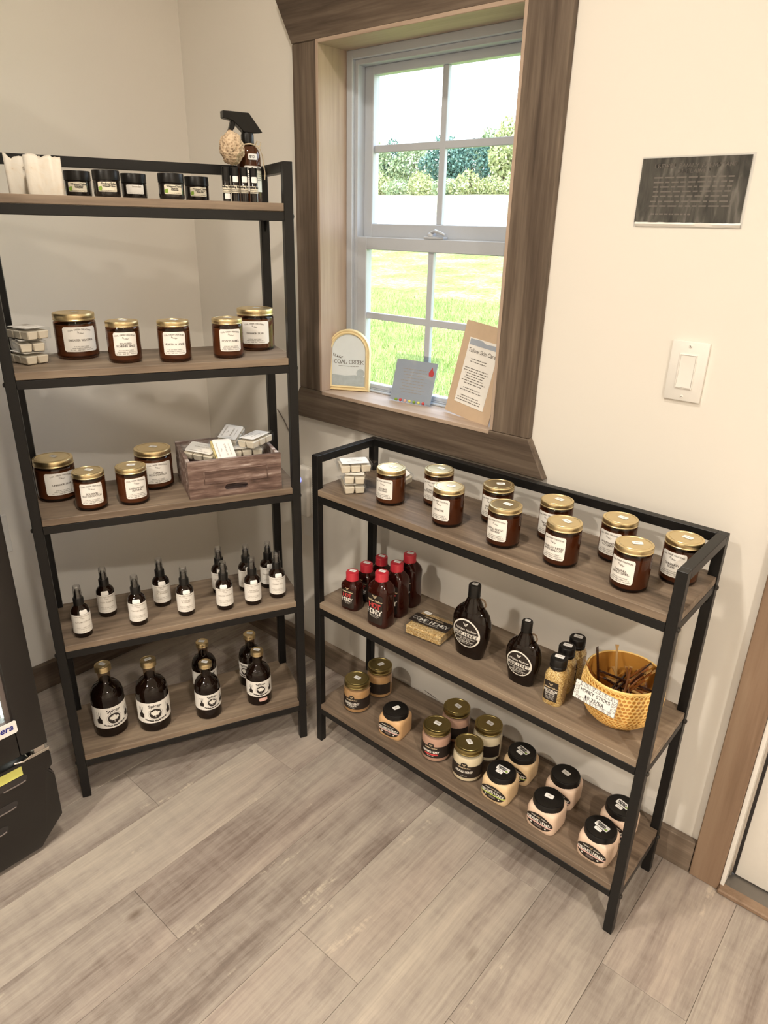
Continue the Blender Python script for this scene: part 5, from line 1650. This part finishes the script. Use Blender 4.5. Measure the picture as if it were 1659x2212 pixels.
# ------------------------------------------------------------------ outdoors: lawn, drive, field, treeline
GD = [(.16, -.35), (6, -.42), (12, -.30), (20, .25), (28, .95), (34, 1.48), (40, 2.2), (42, 2.47), (50, 3.35), (61, 4.55), (72, 5.7), (120, 9.0)]
gx, gz = [g[0] for g in GD], [g[1] for g in GD]
UD = (-.60, .80)                                # the view out of the window runs north-west
def ground(d, w):
    return float(np.interp(d, gx, gz))
def strip(d0, d1, nd, w0, w1, nw, dz=0.0):
    m = M()
    for i in range(nd + 1):
        d = d0 + (d1 - d0) * i / nd
        for j in range(nw + 1):
            w = w0 + (w1 - w0) * j / nw
            m.v.append((w, d, ground(d, w) + dz))
    for i in range(nd):
        for j in range(nw):
            a = i * (nw + 1) + j
            m.f.append((a, a + 1, a + nw + 2, a + nw + 1))
    return m
o = struct('lawn', strip(.16, 34, 40, -60, 30, 20), 'lawn')
o = struct('drive', strip(34, 40, 4, -90, 40, 20, .0), 'gravel')
o = struct('field', strip(40, 120, 24, -160, 60, 20), 'field')
def blades(n):
    d = RNG.uniform(2.2, 13.0, n) ** 1.0
    c = 1.05 - .78 * d
    w = c + RNG.uniform(-1.0, 1.0, n) * (1.1 + .30 * d)
    z = np.interp(d, gx, gz)
    a = RNG.uniform(0, 2 * pi, n)
    h = RNG.uniform(.05, .13, n)
    hw = RNG.uniform(.003, .006, n)
    lean = RNG.normal(0, .035, (n, 2))
    v = np.zeros((n, 3, 3))
    v[:, 0] = np.c_[w - hw * np.cos(a), d - hw * np.sin(a), z]
    v[:, 1] = np.c_[w + hw * np.cos(a), d + hw * np.sin(a), z]
    v[:, 2] = np.c_[w + lean[:, 0], d + lean[:, 1], z + h]
    me = bpy.data.meshes.new('grass')
    me.from_pydata(v.reshape(-1, 3).tolist(), [], np.arange(3 * n).reshape(-1, 3).tolist())
    return me
o = put('grass', blades(60000), 'blade')
o['kind'] = 'stuff'
o['label'] = 'sunlit yellow-green grass outside the window'
o['category'] = 'grass'

def crown_mesh(seed, nl, blobs, leaf):
    r = np.random.default_rng(seed)
    P = []
    for (cx, cy, cz, rx, rz) in blobs:
        k = int(nl * rx * rx * rz / sum(b[3] ** 2 * b[4] for b in blobs)) + 20
        q = r.normal(size=(k, 3))
        q /= np.linalg.norm(q, axis=1)[:, None]
        q *= r.uniform(.72, 1.06, k)[:, None]
        P.append(np.c_[cx + q[:, 0] * rx, cy + q[:, 1] * rx, cz + q[:, 2] * rz])
    P = np.concatenate(P)
    n = len(P)
    a = r.normal(size=(n, 3))
    a /= np.linalg.norm(a, axis=1)[:, None]
    b = np.cross(a, r.normal(size=(n, 3)))
    b /= np.linalg.norm(b, axis=1)[:, None]
    s = leaf * r.uniform(.6, 1.3, n)[:, None]
    V = np.stack([P - a * s, P - b * s * .6, P + a * s, P + b * s * .6], 1).reshape(-1, 3)
    me = bpy.data.meshes.new('crown')
    me.from_pydata(V.tolist(), [], np.arange(4 * n).reshape(-1, 4).tolist())
    return me
CR = [crown_mesh(s, 2600, bl, .16) for s, bl in enumerate((
    [(0, 0, 2.9, 1.9, 1.5), (1.1, .3, 2.2, 1.4, 1.2), (-1.1, 0, 2.3, 1.4, 1.2), (.2, 0, 4.0, 1.1, .9)],
    [(0, 0, 2.4, 2.2, 1.6), (1.4, .2, 1.8, 1.3, 1.2), (-1.5, 0, 2.0, 1.3, 1.1), (-.5, 0, 3.5, 1.3, .9)],
    [(0, 0, 3.2, 1.4, 1.7), (.8, 0, 2.2, 1.2, 1.3), (-.8, .2, 2.4, 1.2, 1.2), (.2, 0, 4.9, .7, .8)]))]
SHB = [crown_mesh(20 + s, 1000, bl, .12) for s, bl in enumerate((
    [(0, 0, .7, 1.2, .8), (1.0, 0, .55, .9, .6), (-.9, .1, .6, .9, .65)],
    [(0, 0, .9, 1.0, .95), (.8, 0, .6, .9, .7), (-.9, 0, .5, .9, .6)]))]
def tree(i, leafm_, label, d, w, s, group, kind='tree'):
    z = ground(d, w)
    t = thing(kind, label, kind, (w, d, z - .1), random.uniform(0, 6), group)
    t.scale = (s, s, s)
    src = (CR if kind == 'tree' else SHB)[i]
    key = ('crown', kind, i, leafm_)
    if key not in CACHE:
        me = src.copy()
        me.materials.append(MAT[leafm_])
        CACHE[key] = me
    put('crown', CACHE[key], None, t)
    part(('trunk', kind), 'trunk', lambda: M().tube([(0, 0, 0), (.05, 0, 1.0), (-.03, .02, 2.6)] if kind == 'tree' else [(0, 0, 0), (0, 0, .6)], .13 if kind == 'tree' else .05, 7), 'bark', t)
TL = 'treeline beyond the field'
def at(x_over_d, d):
    return CAM.x + x_over_d * (d - CAM.y)
# ratio x/y of the sight lines: -0.80 is the left edge of the view, -0.62 the right
for i, lf, lab, rt, d, s in (
    (0, 'leafB', 'pale leafy tree rising above the treeline at the left of the upper sash', -.93, 70, 1.55),
    (1, 'leafB', 'pale green rounded tree left in the treeline', -.88, 66, 1.10),
    (2, 'leafA', 'darker blue-green tree left of the muntin in the treeline', -.845, 68, .98),
    (1, 'leafB', 'pale green tree just left of the muntin in the treeline', -.80, 67, 1.12),
    (0, 'leafA', 'dark blue-green tree just right of the muntin, densest of the treeline', -.735, 64, 1.14),
    (1, 'leafA', 'dark blue-green tree second to the right of the muntin', -.685, 65, 1.14),
    (2, 'leafC', 'yellow-green tree at the right edge of the upper sash view', -.625, 62, 1.15),
    (0, 'leafB', 'pale tree peeping over the right end of the treeline', -.645, 74, 1.30),
    (1, 'leafB', 'pale tree beyond the right edge of the treeline', -.56, 66, 1.2)):
    tree(i, lf, lab, d, at(rt, d), s, TL)
for i, lf, lab, rt, d, s in (
    (0, 'leafC', 'yellow-green shrub at the left foot of the treeline', -.92, 61, 1.25),
    (1, 'leafC', 'yellow-green shrub second from the left at the treeline foot', -.875, 61, 1.2),
    (0, 'leafB', 'pale green shrub in front of the darker left tree', -.83, 61, 1.1),
    (1, 'leafC', 'yellow-green shrub just left of the muntin', -.785, 60, 1.25),
    (0, 'leafB', 'pale green shrub just right of the muntin', -.735, 60, 1.05),
    (1, 'leafC', 'yellow-green shrub at the foot of the dense dark tree', -.69, 60, 1.2),
    (0, 'leafC', 'golden shrub at the right end of the treeline foot', -.645, 60, 1.1),
    (1, 'leafC', 'yellow-green shrub beyond the right end of the treeline foot', -.60, 60, 1.2)):
    tree(i, lf, lab, d, at(rt, d), s, 'shrubs at the foot of the treeline', 'shrub')
for i in range(9):                            # the treeline goes on past the part framed by the window
    tree(i % 3, ('leafB', 'leafA', 'leafC')[i % 3], 'leafy tree where the treeline goes on past the right edge of the view', 66 + 3 * (i % 2), at(-.45 + .11 * i, 66), 1.15, TL)
    tree(i % 2, 'leafC', 'yellow-green shrub where the treeline goes on past the right edge of the view', 60, at(-.50 + .11 * i, 60), 1.3, 'shrubs at the foot of the treeline', 'shrub')
